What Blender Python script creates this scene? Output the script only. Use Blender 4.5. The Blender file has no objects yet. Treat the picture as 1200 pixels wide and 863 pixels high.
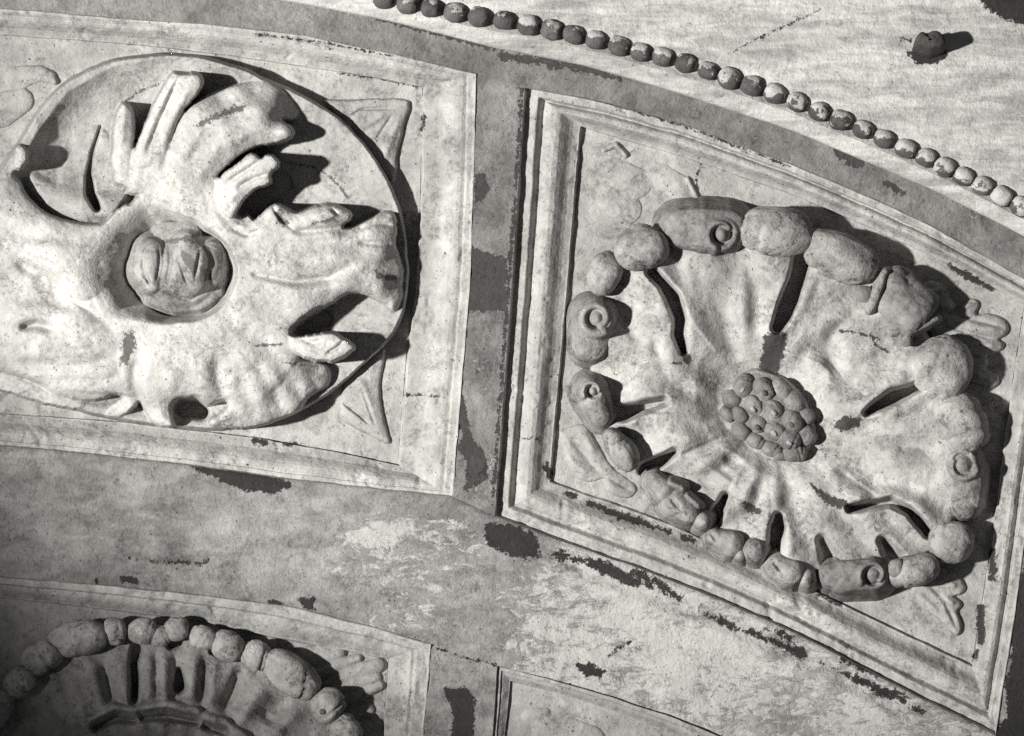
import bpy, math, random
import numpy as np
from mathutils import Vector, Matrix

# ------------------------------------------------------------------ camera, world, lamp, exposure
sc = bpy.context.scene
D = 3600.0                      # camera distance in millimetres (1 photo pixel = 1 mm on the wall plane)
CX, CY = 600.0, 431.5

def W(x, y, z):
    """photo position (px) and height above the rib plane (mm) -> metres"""
    k = (D - z) / D
    return np.stack([(x - CX) * k, -z + 0 * x, -(y - CY) * k], -1) / 1000.0

cam_d = bpy.data.cameras.new('camera'); cam = bpy.data.objects.new('camera', cam_d)
sc.collection.objects.link(cam)
cam.location = (0, -D / 1000, 0); cam.rotation_euler = (math.radians(90), 0, 0)
cam_d.sensor_width = 36; cam_d.lens = 36 * D / 1200.0
cam_d.clip_start = 0.1; cam_d.clip_end = 100
sc.camera = cam

world = bpy.data.worlds.new('World'); sc.world = world; world.use_nodes = True
bg = world.node_tree.nodes['Background']
bg.inputs[0].default_value = (0.97, 0.985, 1.0, 1); bg.inputs[1].default_value = 0.062

LAMP = (-3700.0, 560.0, 5000.0)   # px, px, mm
AIM = (815.0, 196.0, 0.0)
ld = bpy.data.lights.new('photographer_lamp', 'SPOT'); lamp = bpy.data.objects.new('photographer_lamp', ld)
sc.collection.objects.link(lamp)
lp = Vector(np.array([(LAMP[0] - CX), -LAMP[2], -(LAMP[1] - CY)]) / 1000)
ap = Vector(np.array([(AIM[0] - CX), -AIM[2], -(AIM[1] - CY)]) / 1000)
lamp.location = lp
lamp.rotation_euler = (ap - lp).to_track_quat('-Z', 'Y').to_euler()
ld.energy = 3350; ld.color = (1.0, 0.985, 0.95); ld.shadow_soft_size = 0.13
def cone_angle(x, y):
    v = Vector(((x - CX) / 1000, 0, -(y - CY) / 1000)) - lp
    return v.angle(ap - lp)
ld.spot_size = 2 * cone_angle(118, 800)           # the lower left lies at the edge of its beam
ld.spot_blend = 0.42

sc.view_settings.view_transform = 'Standard'; sc.view_settings.look = 'None'
sc.view_settings.exposure = 0.0; sc.view_settings.gamma = 1.0
sc.render.engine = 'CYCLES'
sc.cycles.use_denoising = False
sc.cycles.max_bounces = 4; sc.cycles.diffuse_bounces = 2; sc.cycles.glossy_bounces = 1

# ------------------------------------------------------------------ noise
def _hash(ix, iy, seed):
    n = (ix.astype(np.int64) * 374761393 + iy.astype(np.int64) * 668265263 + seed * 974711) & 0x7fffffff
    n = ((n ^ (n >> 13)) * 1274126177) & 0x7fffffff
    n = n ^ (n >> 16)
    return (n & 0xffff) / 65535.0

def vnoise(x, y, s, seed=0):
    x = x / s + 1000.5; y = y / s + 1000.5
    ix = np.floor(x); iy = np.floor(y); fx = x - ix; fy = y - iy
    fx = fx * fx * (3 - 2 * fx); fy = fy * fy * (3 - 2 * fy)
    a = _hash(ix, iy, seed); b = _hash(ix + 1, iy, seed); c = _hash(ix, iy + 1, seed); d = _hash(ix + 1, iy + 1, seed)
    return (a + (b - a) * fx) * (1 - fy) + (c + (d - c) * fx) * fy

def fbm(x, y, s, seed=0, o=4):
    v = 0; a = 1; t = 0
    for i in range(o):
        v = v + a * vnoise(x + 17.3 * i, y - 9.1 * i, s / 2 ** i, seed + i); t += a; a *= 0.55
    return v / t - 0.5

# ------------------------------------------------------------------ distances to strokes
def seg_dist(X, Y, pts, closed=False):
    """nearest distance to a polyline of (x,y,w,z..) and the interpolated extras there"""
    P = np.array(pts, float)
    if len(P) == 1: P = np.vstack([P, P + np.eye(1, P.shape[1]) * 1e-3])
    if closed: P = np.vstack([P, P[:1]])
    best = np.full(X.shape, 1e9); ext = np.zeros(X.shape + (P.shape[1] - 2,))
    for a, b in zip(P[:-1], P[1:]):
        dx, dy = b[0] - a[0], b[1] - a[1]
        t = np.clip(((X - a[0]) * dx + (Y - a[1]) * dy) / (dx * dx + dy * dy + 1e-9), 0, 1)
        d = np.hypot(X - a[0] - t * dx, Y - a[1] - t * dy)
        if P.shape[1] > 2:
            e = a[2:] + (b[2:] - a[2:]) * t[..., None]
            # favour the segment whose tube covers most
            m = (d - e[..., 0]) < (best - ext[..., 0])
            ext[m] = e[m]
        else:
            m = d < best
        best[m] = d[m]
    return best, ext

def in_poly(X, Y, poly):
    P = np.array(poly, float); r = np.zeros(X.shape, bool)
    j = len(P) - 1
    for i in range(len(P)):
        xi, yi = P[i]; xj, yj = P[j]
        c = ((yi > Y) != (yj > Y)) & (X < (xj - xi) * (Y - yi) / (yj - yi + 1e-12) + xi)
        r ^= c; j = i
    return r

def sdf_poly(X, Y, poly):
    d, _ = seg_dist(X, Y, poly, True)
    return np.where(in_poly(X, Y, poly), -d, d)

# dark losses of paint and some painted shade: (tag, polygon or line, tone, wobble, amount).  Positions in photo pixels.
LOSS_SHADE = []
def loss_shade_poly(tag, poly, dark=1.0, rag=5): LOSS_SHADE.append((tag, 'p', poly, dark, rag))
def loss_shade_line(tag, pts, dark=1.0, rag=4): LOSS_SHADE.append((tag, 'l', pts, dark, rag))

def loss_shade_field(X, Y, tags):
    L = np.zeros(X.shape)
    for tag, kind, pts, dark, rag in LOSS_SHADE:
        if tag not in tags: continue
        P = np.array(pts, float); pad = 40
        m = (X > P[:, 0].min() - pad) & (X < P[:, 0].max() + pad) & (Y > P[:, 1].min() - pad) & (Y < P[:, 1].max() + pad)
        if not m.any(): continue
        x, y = X[m], Y[m]
        if kind == 'p': d = sdf_poly(x, y, pts)
        else:
            d, e = seg_dist(x, y, pts); d = d - e[..., 0]
        d = d + fbm(x, y, rag * 2.6, 5, 3) * rag * 1.6
        L[m] = np.maximum(L[m], np.clip(0.5 - d / (7.0 + rag), 0, 1) * (0.4 + 0.6 * dark))
    return L

# ------------------------------------------------------------------ materials
def plaster(name, soft=0.03, lrag=2.2, rough=0.82, mottle=0.5, speck=0.5, bump=0.5, grain=1.0, aniso=None, flake_glint_tone=0.55, tint=(1.0, 0.986, 0.945), loss_shade_tone=0.035, spec=0.2, obj=False, grime=0.45):
    m = bpy.data.materials.new(name); m.use_nodes = True
    nt = m.node_tree; N = nt.nodes; Lk = nt.links
    b = N['Principled BSDF']; b.inputs['Roughness'].default_value = rough
    b.inputs['Specular IOR Level'].default_value = spec
    def node(t, **k):
        n = N.new(t)
        for a, v in k.items(): setattr(n, a, v)
        return n
    def math_(op, a, b_=None, c=None, clamp=False):
        n = node('ShaderNodeMath', operation=op, use_clamp=clamp)
        for i, v in enumerate((a, b_, c)):
            if v is None: continue
            if isinstance(v, (int, float)): n.inputs[i].default_value = v
            else: Lk.new(v, n.inputs[i])
        return n.outputs[0]
    if obj:
        tc = node('ShaderNodeTexCoord'); oi = node('ShaderNodeObjectInfo')
        add = node('ShaderNodeVectorMath', operation='ADD'); Lk.new(tc.outputs['Object'], add.inputs[0])
        cmb = node('ShaderNodeCombineXYZ')
        for i in range(3): Lk.new(math_('MULTIPLY', oi.outputs['Random'], 7.0 + 3 * i), cmb.inputs[i])
        Lk.new(cmb.outputs[0], add.inputs[1]); pos = add.outputs[0]
    else:
        pos = node('ShaderNodeNewGeometry').outputs['Position']
    def noise(scale, detail=4, rough_=0.6, dist=0.0, vec=None):
        n = node('ShaderNodeTexNoise'); n.inputs['Scale'].default_value = scale
        n.inputs['Detail'].default_value = detail; n.inputs['Roughness'].default_value = rough_
        n.inputs['Distortion'].default_value = dist
        Lk.new(vec or pos, n.inputs['Vector']); return n.outputs['Fac']
    def ramp(v, lo, hi, a=0.0, b_=1.0):
        n = node('ShaderNodeMapRange', interpolation_type='SMOOTHSTEP')
        Lk.new(v, n.inputs['Value'])
        n.inputs['From Min'].default_value = lo; n.inputs['From Max'].default_value = hi
        n.inputs['To Min'].default_value = a; n.inputs['To Max'].default_value = b_
        return n.outputs[0]
    def attr(nm):
        n = node('ShaderNodeAttribute', attribute_name=nm); return n.outputs['Fac']
    vec = None
    if aniso:
        mp = node('ShaderNodeMapping'); Lk.new(pos, mp.inputs['Vector'])
        mp.inputs['Rotation'].default_value = (0, math.radians(aniso[0]), 0); mp.inputs['Scale'].default_value = aniso[1]
        vec = mp.outputs[0]
    big = noise(11, 5, 0.62, 0.4, vec); mid = noise(48, 5, 0.65, 0.6, vec); fine = noise(260, 3, 0.7); spk = noise(330, 2, 0.5); spk2 = noise(120, 3, 0.6)
    tone = attr('tone')
    v = math_('ADD', math_('MULTIPLY', ramp(big, 0.28, 0.72), 0.5), math_('MULTIPLY', ramp(mid, 0.3, 0.7), 0.5))
    v = math_('ADD', 1.0 - mottle * 0.62, math_('MULTIPLY', v, mottle))
    g = math_('ADD', 1.0 - 0.34 * grain, math_('MULTIPLY', math_('ADD', math_('MULTIPLY', fine, 0.55), math_('MULTIPLY', noise(620, 2, 0.6), 0.45)), 0.68 * grain))
    col = math_('MULTIPLY', math_('MULTIPLY', tone, v), g)
    # flaking: pale under-layer shows where the painted coat is gone; painted highlights on beads
    fl = math_('ADD', attr('flake_glint'), math_('MULTIPLY', math_('SUBTRACT', noise(62, 8, 0.74, 0.5, vec), 0.5), 1.9))
    flm = ramp(fl, 0.53 - soft, 0.53 + soft)
    mixf = node('ShaderNodeMix', data_type='FLOAT'); Lk.new(flm, mixf.inputs[0]); Lk.new(col, mixf.inputs[2])
    Lk.new(math_('MULTIPLY', math_('ADD', 0.72, math_('MULTIPLY', mid, 0.5)), flake_glint_tone), mixf.inputs[3])
    col = mixf.outputs[0]
    # small dark pits and fly specks
    s1 = math_('MULTIPLY', ramp(spk, 0.665, 0.70), ramp(spk2, 0.46, 0.60))
    col = math_('MULTIPLY', col, math_('SUBTRACT', 1.0, math_('MULTIPLY', s1, speck)))
    # patchy soot and grime
    gm = math_('MULTIPLY', ramp(noise(26, 8, 0.78, 0.8), 0.47, 0.62), ramp(noise(190, 5, 0.75), 0.36, 0.62))
    col = math_('MULTIPLY', col, math_('SUBTRACT', 1.0, math_('MULTIPLY', gm, grime)))
    col = math_('MULTIPLY', col, 0.74)
    # lost paint, dark ground; also the painted shade marks
    ls = ramp(math_('ADD', attr('loss_shade'), math_('MULTIPLY', math_('SUBTRACT', noise(170, 6, 0.8), 0.5), lrag)), 0.43, 0.55)
    mixl = node('ShaderNodeMix', data_type='FLOAT'); Lk.new(ls, mixl.inputs[0]); Lk.new(col, mixl.inputs[2])
    Lk.new(math_('MULTIPLY', math_('ADD', 0.25, math_('ADD', math_('MULTIPLY', mid, 0.8), math_('MULTIPLY', fine, 0.8))), loss_shade_tone), mixl.inputs[3])
    col = math_('MINIMUM', mixl.outputs[0], 0.86)
    cc = node('ShaderNodeVectorMath', operation='SCALE'); cc.inputs[0].default_value = tint; Lk.new(col, cc.inputs['Scale'])
    Lk.new(cc.outputs[0], b.inputs['Base Color'])
    h = math_('ADD', math_('MULTIPLY', noise(140, 6, 0.68), 0.6), math_('MULTIPLY', fine, 0.35))
    h = math_('ADD', h, math_('MULTIPLY', math_('ADD', s1, ls), -0.35))
    h = math_('ADD', h, math_('MULTIPLY', flm, -0.22))
    bp = node('ShaderNodeBump'); bp.inputs['Strength'].default_value = bump; bp.inputs['Distance'].default_value = 0.004
    Lk.new(h, bp.inputs['Height']); Lk.new(bp.outputs[0], b.inputs['Normal'])
    return m

M_FRAME = plaster('frame_plaster', mottle=0.6, speck=0.9, bump=0.6, grime=0.5)
M_PANEL = plaster('panel_plaster', mottle=0.6, speck=0.9, bump=0.65, grime=0.5)
M_RIB = plaster('rib_paint', soft=0.08, mottle=0.75, speck=0.6, bump=0.9, flake_glint_tone=0.46, grain=1.6, loss_shade_tone=0.06)
M_WALL = plaster('flaking_wall', soft=0.14, aniso=(-14, (0.7, 1, 1.35)), mottle=0.85, speck=0.6, bump=0.9, flake_glint_tone=0.66, grain=1.2, loss_shade_tone=0.032)
M_FASCIA = plaster('brushed_fascia', grime=0.35, mottle=0.9, speck=0.4, bump=0.7, aniso=(8, (0.35, 1, 1.9)))
M_LEAF = plaster('acanthus_plaster', grime=0.5, mottle=0.5, speck=0.8, bump=0.6, loss_shade_tone=0.12)
M_PETAL = plaster('petal_plaster', grime=0.6, mottle=0.7, speck=0.8, bump=0.7, loss_shade_tone=0.06)
M_TIP = plaster('curled_tip_plaster', grime=0.75, mottle=0.9, speck=0.7, bump=0.85)
M_DARK = plaster('soiled_plaster', loss_shade_tone=0.14, grime=0.7, mottle=0.8, speck=0.5, bump=0.6)
M_POD = plaster('worn_gilt_pod', mottle=0.9, speck=0.4, bump=0.6, rough=0.6, spec=0.4)
M_BEAD = plaster('gilt_bead_painted_glints', mottle=0.7, speck=0.3, bump=0.7, rough=0.62, spec=0.3, flake_glint_tone=0.66, soft=0.06, obj=True)
M_WOOD = plaster('old_wood', mottle=0.9, speck=0.6, bump=0.9, rough=0.7)

# ------------------------------------------------------------------ object helpers
COL = sc.collection
def link(o, parent=None):
    COL.objects.link(o)
    if parent is not None: o.parent = parent
    return o
def thing(name, label, cat, group=None, at=(600, 431.5, 0)):
    o = bpy.data.objects.new(name, None); o.empty_display_size = 0.05
    COL.objects.link(o); o.location = Vector(W(np.array(at[0], float), np.array(at[1], float), np.array(at[2], float)))
    o['label'] = label; o['category'] = cat
    if group: o['group'] = group
    return o
def reparent(o, parent):
    o.parent = parent
    if parent is not None: o.matrix_parent_inverse = Matrix.Translation(-parent.location)

def under(child, part):
    """hang a sub-part under a part (both are modelled in place)"""
    child.parent = part; child.matrix_parent_inverse = Matrix.Identity(4)
    return child

def mesh_obj(name, V, F, mat, parent=None, tone=None, flake_glint=None, loss_shade=None, normals=None, smooth=True):
    me = bpy.data.meshes.new(name)
    V = np.ascontiguousarray(V, np.float32); F = np.ascontiguousarray(F, np.int32)
    n = F.shape[1]
    me.vertices.add(len(V)); me.vertices.foreach_set('co', V.ravel())
    me.loops.add(F.size); me.loops.foreach_set('vertex_index', F.ravel())
    me.polygons.add(len(F)); me.polygons.foreach_set('loop_start', np.arange(0, F.size, n, dtype=np.int32))
    me.polygons.foreach_set('loop_total', np.full(len(F), n, np.int32))
    me.update(calc_edges=True)
    if smooth: me.polygons.foreach_set('use_smooth', np.ones(len(F), bool))
    for nm, val in (('tone', tone), ('flake_glint', flake_glint), ('loss_shade', loss_shade)):
        if val is None: val = {'tone': 0.6, 'flake_glint': -2.0, 'loss_shade': 0.0}[nm]
        a = me.attributes.new(nm, 'FLOAT', 'POINT')
        arr = np.empty(len(V), np.float32); arr[:] = val
        a.data.foreach_set('value', arr)
    if normals is not None: me.normals_split_custom_set_from_vertices(np.asarray(normals, np.float32).tolist())
    me.materials.append(mat)
    o = bpy.data.objects.new(name, me); link(o)
    if parent is not None: reparent(o, parent)
    return o

def grid_faces(nr, nc, wrap=False):
    i = np.arange(nr - 1)[:, None]; j = np.arange(nc if wrap else nc - 1)[None, :]
    j2 = (j + 1) % nc
    a = i * nc + j; b = i * nc + j2; c = (i + 1) * nc + j2; d = (i + 1) * nc + j
    return np.stack([a, d, c, b], -1).reshape(-1, 4)

def resample(pts, n):
    P = np.array(pts, float); s = np.r_[0, np.cumsum(np.hypot(*np.diff(P[:, :2], axis=0).T))]
    t = np.linspace(0, s[-1], n)
    # smooth (Catmull-like) through linear interp + light smoothing
    Q = np.stack([np.interp(t, s, P[:, k]) for k in range(P.shape[1])], -1)
    for _ in range(max(1, n // 25)):
        Q[1:-1] = 0.25 * Q[:-2] + 0.5 * Q[1:-1] + 0.25 * Q[2:]
    return Q

def patch(name, P, z, mat, parent=None, tone=0.6, flake_glint=None, tags=(), kind=None, jitter=1.0):
    """P: (nr,nc,2) photo positions, z: (nr,nc) heights"""
    X, Y = P[..., 0], P[..., 1]
    z = z + fbm(X, Y, 60, 3, 4) * 3.0 * jitter + fbm(X, Y, 9, 8, 3) * 0.9 * jitter
    V = W(X, Y, z).reshape(-1, 3)
    F = grid_faces(*X.shape)
    tone = (tone + 0 * X).ravel(); fk = None if flake_glint is None else (flake_glint + 0 * X).ravel()
    o = mesh_obj(name, V, F, mat, parent, tone, fk, loss_shade_field(X, Y, tags).ravel())
    if kind: o['kind'] = kind
    return o

def lerp_curves(A, B, nv):
    t = np.linspace(0, 1, nv)[:, None, None]
    return A[None] * (1 - t) + B[None] * t

# ------------------------------------------------------------------ sculpting engine (height field from strokes)
ZOFF = 0.0
class Sculpt:
    def __init__(self, x0, y0, x1, y1, step, base):
        self.xs = np.arange(x0, x1 + step, step); self.ys = np.arange(y0, y1 + step, step)
        self.X, self.Y = np.meshgrid(self.xs, self.ys); self.step = step
        self.H = np.full(self.X.shape, float(base)); self.own = np.zeros(self.X.shape, int)
        self.tone = np.ones(self.X.shape)
    def win(self, pts, pad):
        P = np.array(pts, float)
        w = pad + (P[:, 2].max() if P.shape[1] > 2 else 0)
        i0 = max(0, int((P[:, 0].min() - w - self.xs[0]) / self.step)); i1 = int((P[:, 0].max() + w - self.xs[0]) / self.step) + 2
        j0 = max(0, int((P[:, 1].min() - w - self.ys[0]) / self.step)); j1 = int((P[:, 1].max() + w - self.ys[0]) / self.step) + 2
        return slice(j0, max(j1, 0)), slice(i0, max(i1, 0))
    def add(self, own, pts, crown=8.0, slope=3.0, k=5.0, closed=False, power=2.0):
        w = self.win(pts, 60); X, Y = self.X[w], self.Y[w]
        if X.size == 0: return
        wob = fbm(X, Y, 26, 31 + own, 3) * 3.0
        d, e = seg_dist(X, Y, pts, closed); ww, zz = e[..., 0], e[..., 1]
        d = np.maximum(d + wob * np.clip(d / (ww + 1e-6), 0, 1), 0)
        u = d / ww
        h = np.where(u <= 1, zz - crown * np.minimum(u, 1) ** power, zz - crown - slope * (d - ww))
        H = self.H[w]
        dd = h - H; t = np.clip(0.5 + 0.5 * dd / k, 0, 1)
        self.H[w] = H * (1 - t) + h * t + k * t * (1 - t)
        self.own[w] = np.where(dd > 0, own, self.own[w])
    def leaf(self, own, poly, ctrl, crown=6.0, edge=8.0, k=2.0, ser=1.2):
        """one carved leaf: crisp outline, rounded edge, surface interpolated through heights (x, y, z)"""
        w = self.win([(p[0], p[1], 3) for p in poly], 4); X, Y = self.X[w], self.Y[w]
        if X.size == 0: return
        P = resample(list(poly) + [poly[0]], max(40, int(len(poly) * 5)))[:-1]
        sd = sdf_poly(X, Y, P) + fbm(X, Y, 11, 400 + own, 3) * ser * 2
        num = 0; den = 0
        for cx_, cy_, cz_ in ctrl:
            q = 1.0 / ((X - cx_) ** 2 + (Y - cy_) ** 2 + 60.0) ** 1.3
            num = num + q * cz_; den = den + q
        u = np.clip(-sd / edge, 0, 1)
        h = num / den - crown * (1 - np.sqrt(np.clip(1 - (1 - u) ** 2, 0, 1)))
        h = np.where(sd < 0, h, -200)
        H = self.H[w]; dd = h - H; t = np.clip(0.5 + 0.5 * dd / k, 0, 1)
        self.H[w] = np.where(sd < 0, H * (1 - t) + h * t + k * t * (1 - t), H)
        self.own[w] = np.where((dd > 0) & (sd < 0), own, self.own[w])
    def dent(self, pts, floor, slope=3.0, k=3.0):
        w = self.win(pts, 45); X, Y = self.X[w], self.Y[w]
        if X.size == 0: return
        d, e = seg_dist(X, Y, pts); d = np.maximum(d + fbm(X, Y, 14, 77, 2) * 1.5 - e[..., 0], 0)
        h = floor + slope * d; H = self.H[w]
        t = np.clip(0.5 + 0.5 * (H - h) / k, 0, 1)
        self.H[w] = H * (1 - t) + h * t - k * t * (1 - t)
    def groove(self, pts, depth):
        if len(pts[0]) == 3:                      # let a fold fade out towards both ends
            Q = resample(pts, 3)
            n_ = 13; P_ = np.array(pts, float); s_ = np.r_[0, np.cumsum(np.hypot(*np.diff(P_[:, :2], axis=0).T))]; t_ = np.linspace(0, s_[-1], n_)
            Q = np.stack([np.interp(t_, s_, P_[:, k]) for k in range(3)], -1)
            f_ = np.clip(np.sin(np.linspace(0.03, 0.97, n_) * math.pi) * 1.7, 0, 1)
            pts = np.c_[Q, f_]
        w = self.win(pts, 40); X, Y = self.X[w], self.Y[w]
        if X.size == 0: return
        d, e = seg_dist(X, Y, pts)
        fade = e[..., 1] if e.shape[-1] > 1 else 1.0
        self.H[w] -= depth * fade * np.exp(-(d / e[..., 0]) ** 2)
    def smooth(self, n=1):
        for _ in range(n):
            H = np.pad(self.H, 1, mode='edge')
            H = (H[:-2] + 2 * H[1:-1] + H[2:]) / 4; self.H = (H[:, :-2] + 2 * H[:, 1:-1] + H[:, 2:]) / 4
    def rough(self, a=1.0, seed=0):
        X, Y = self.X, self.Y
        self.H += a * (fbm(X, Y, 34, 11 + seed, 4) * 4.0 + fbm(X, Y, 8, 19 + seed, 3) * 1.4)
    def build(self, names, mat, parent, cut, tone=0.6, tags=(), mats=None, tones=None):
        """one object per owner id (names: id -> name); faces lower than `cut` are left out"""
        nr, nc = self.X.shape
        V = W(self.X, self.Y, self.H + ZOFF).reshape(-1, 3)
        dzx = np.gradient(self.H, self.step, axis=1); dzy = np.gradient(self.H, self.step, axis=0)
        Nn = np.stack([-dzx, -np.ones_like(dzx), dzy], -1); Nn /= np.linalg.norm(Nn, axis=-1, keepdims=True)
        Nn = Nn.reshape(-1, 3)
        F = grid_faces(nr, nc)
        hq = self.H.ravel()[F].max(1); F = F[hq > cut]
        own = self.own.ravel()[F[:, 0]]
        L = loss_shade_field(self.X, self.Y, tags).ravel(); T = self.tone.ravel()
        out = []
        for oid in np.unique(own):
            f = F[own == oid]
            if len(f) < 4: continue
            u, inv = np.unique(f, return_inverse=True)
            tn = (tones or {}).get(int(oid), tone)
            out.append(mesh_obj(names.get(int(oid), names.get(0, 'leaf')), V[u], inv.reshape(f.shape), (mats or {}).get(int(oid), mat), parent, T[u] * tn, None, L[u], Nn[u]))
        return out

# ------------------------------------------------------------------ layout curves (photo pixels)
C1 = dict(
    ot=[(-70, 4), (45, 13), (133, 21), (240, 28), (315, 36), (365, 43), (467, 65), (558, 87)],
    orr=[(558, 87), (555, 200), (551, 330), (541, 450), (530, 582)],
    ob=[(-70, 516), (16, 524), (120, 534), (224, 546), (340, 562), (440, 573), (530, 582)],
    ol=[(-70, 4), (-70, 516)],
    it=[(-30, 40), (16, 43), (107, 49), (197, 57), (280, 68), (397, 85), (495, 103)],
    ir=[(495, 103), (492, 243), (485, 330), (476, 416), (466, 545)],
    ib=[(-30, 481), (17, 485), (150, 494), (300, 512), (400, 530), (466, 545)],
    il=[(-30, 40), (-30, 481)])
C2 = dict(
    ot=[(615, 103), (688, 115), (800, 145), (930, 194), (993, 220), (1085, 262), (1190, 321), (1240, 352)],
    orr=[(1240, 352), (1205, 600), (1188, 730), (1166, 862)],
    ob=[(580, 605), (650, 632), (740, 663), (840, 702), (932, 742), (1058, 808), (1142, 849), (1166, 862)],
    ol=[(615, 103), (600, 330), (580, 605)],
    it=[(683, 150), (810, 188), (929, 229), (1020, 268), (1111, 310), (1163, 337), (1200, 357)],
    ir=[(1200, 357), (1175, 520), (1159, 650), (1139, 778)],
    ib=[(647, 563), (785, 612), (880, 655), (962, 694), (1062, 742), (1139, 778)],
    il=[(683, 150), (668, 330), (647, 563)])
C3 = dict(
    ot=[(-70, 668), (16, 677), (120, 686), (224, 696), (342, 711), (455, 740), (505, 755)],
    orr=[(505, 755), (496, 863), (490, 940)],
    ob=[(-70, 1180), (490, 1180)], ol=[(-70, 668), (-70, 1180)],
    it=[(-30, 697), (100, 712), (230, 728), (320, 748), (455, 773)],
    ir=[(455, 773), (449, 851), (443, 940)],
    ib=[(-30, 1150), (443, 1150)], il=[(-30, 697), (-30, 1150)])
C3['orr'] = C3['orr'][:-1] + [(490, 1180)]; C3['ir'] = C3['ir'][:-1] + [(443, 1150)]
C4 = dict(
    ot=[(583, 781), (640, 795), (700, 812), (780, 838), (860, 870), (960, 915)],
    orr=[(960, 915), (940, 1180)], ob=[(570, 1180), (940, 1180)], ol=[(583, 781), (577, 863), (570, 1180)],
    it=[(599, 799), (660, 814), (740, 840), (830, 876), (925, 915)],
    ir=[(925, 915), (910, 1150)], ib=[(588, 1150), (910, 1150)], il=[(599, 799), (592, 863), (588, 1150)])

B_TOP = [(-80, -62), (100, -38), (300, -5), (395, 13), (464, 27), (512, 39), (581, 57), (683, 77), (787, 107), (930, 154), (1095, 224), (1190, 272), (1320, 345)]
FIL_TOP = [(-80, -85), (100, -62), (300, -30), (395, -10), (464, 6), (545, 30), (587, 38), (647, 49), (725, 68), (829, 98), (934, 135), (1037, 178), (1107, 210), (1174, 244), (1320, 320)]
BEADS = [(450, 0), (477, 5), (505, 10), (533, 15), (561, 20), (591, 24), (619, 29), (646, 35), (672, 41), (698, 47), (725, 54), (751, 61), (777, 67), (803, 74), (829, 83), (854, 92), (881, 101), (908, 110), (934, 120), (960, 131), (985, 141), (1011, 152), (1036, 163), (1061, 174), (1085, 185), (1107, 196), (1129, 207), (1151, 218), (1174, 230), (1196, 242)]

# ---- losses of paint with their own shapes, and painted shade marks
loss_shade_poly('rib', [(550, 288), (572, 296), (594, 304), (594, 364), (545, 366), (547, 320)], 0.9, 3)
loss_shade_poly('rib', [(557, 205), (567, 204), (575, 220), (568, 230), (557, 240)], 1, 3)
loss_shade_poly('rib', [(534, 458), (545, 470), (553, 513), (570, 536), (571, 560), (545, 577), (549, 540), (537, 525), (546, 505), (534, 500)], 1, 3)
loss_shade_line('rib', [(590, 66, 5), (640, 72, 4), (700, 84, 4), (728, 93, 2)], 0.8, 5)
loss_shade_line('rib', [(985, 178, 6), (1005, 192, 5)], 0.9, 4)
loss_shade_line('rib', [(440, 22, 1.5), (512, 40, 1.5), (580, 58, 2)], 0.9, 3)
loss_shade_line('rib', [(1040, 215, 3), (1060, 226, 2)], 0.9, 4)
loss_shade_line('rib', [(612, 105, 1.5), (603, 250, 2), (596, 330, 2.5), (578, 590, 2)], 0.75, 3)  # shade of the step at the coffer edge, painted as a dark line
loss_shade_poly('wall', [(224, 548), (262, 550), (320, 559), (342, 568), (322, 578), (285, 575), (258, 562)], 1, 3)
loss_shade_poly('wall', [(567, 614), (600, 616), (629, 627), (634, 655), (600, 651), (570, 639)], 0.95, 4)
for seg in ([(648, 649, 4), (700, 663, 6), (760, 686, 5)], [(745, 672, 5), (775, 686, 5), (796, 701, 3)], [(822, 716, 3), (860, 735, 3.5), (905, 752, 4), (938, 766, 6)],
            [(896, 736, 2), (930, 750, 3)], [(966, 778, 3), (1010, 800, 3), (1062, 822, 4)], [(1070, 830, 4), (1080, 836, 4)], [(985, 772, 2), (1030, 790, 2)]):
    loss_shade_line('wall', seg, 0.85, 7)
loss_shade_poly('wall', [(675, 780), (690, 777), (708, 786), (706, 794), (688, 792)], 1, 3)
loss_shade_poly('wall', [(520, 808), (545, 806), (556, 818), (554, 870), (530, 872), (530, 830)], 1, 4)
loss_shade_poly('wall', [(349, 700), (372, 701), (366, 708), (371, 716), (357, 713)], 1, 2)
loss_shade_line('wall', [(318, 706, 2.5), (330, 708, 2)], 1, 2); loss_shade_line('wall', [(144, 678, 3), (160, 681, 3)], 1, 2)
loss_shade_line('wall', [(150, 655, 2), (175, 658, 2), (240, 660, 3)], 0.45, 4)
loss_shade_line('wall', [(668, 800, 1), (676, 822, 1.3), (700, 838, 1)], 0.9, 1.5); loss_shade_line('wall', [(712, 770, 1), (738, 752, 1.4)], 0.9, 1.5)
loss_shade_line('c2frame', [(1163, 645, 4), (1164, 678, 4)], 1, 3); loss_shade_line('c2frame', [(1150, 712, 3), (1149, 752, 4)], 1, 3); loss_shade_line('c2frame', [(1144, 763, 3), (1143, 772, 3)], 1, 3)
loss_shade_line('c2frame', [(664, 578, 3), (674, 582, 3)], 1, 2); loss_shade_line('c2frame', [(690, 590, 3), (730, 606, 4), (786, 624, 2)], 0.95, 4); loss_shade_line('c2frame', [(800, 630, 3), (812, 634, 3)], 1, 3)
loss_shade_line('c2frame', [(1111, 311, 2), (1140, 326, 4), (1163, 339, 2)], 1, 3); loss_shade_line('c2frame', [(962, 697, 2), (985, 707, 3)], 1, 3); loss_shade_line('c2frame', [(640, 545, 5), (645, 556, 4)], 0.7, 3)
loss_shade_line('c1frame', [(497, 135, 1.5), (495, 152, 1)], 1, 1.5); loss_shade_line('c1frame', [(477, 463, 2), (480, 463, 1.5)], 1, 1); loss_shade_line('c1frame', [(300, 517, 4), (312, 519, 3)], 0.9, 3); loss_shade_line('c1frame', [(333, 521, 2), (348, 520, 2)], 0.9, 2)
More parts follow.
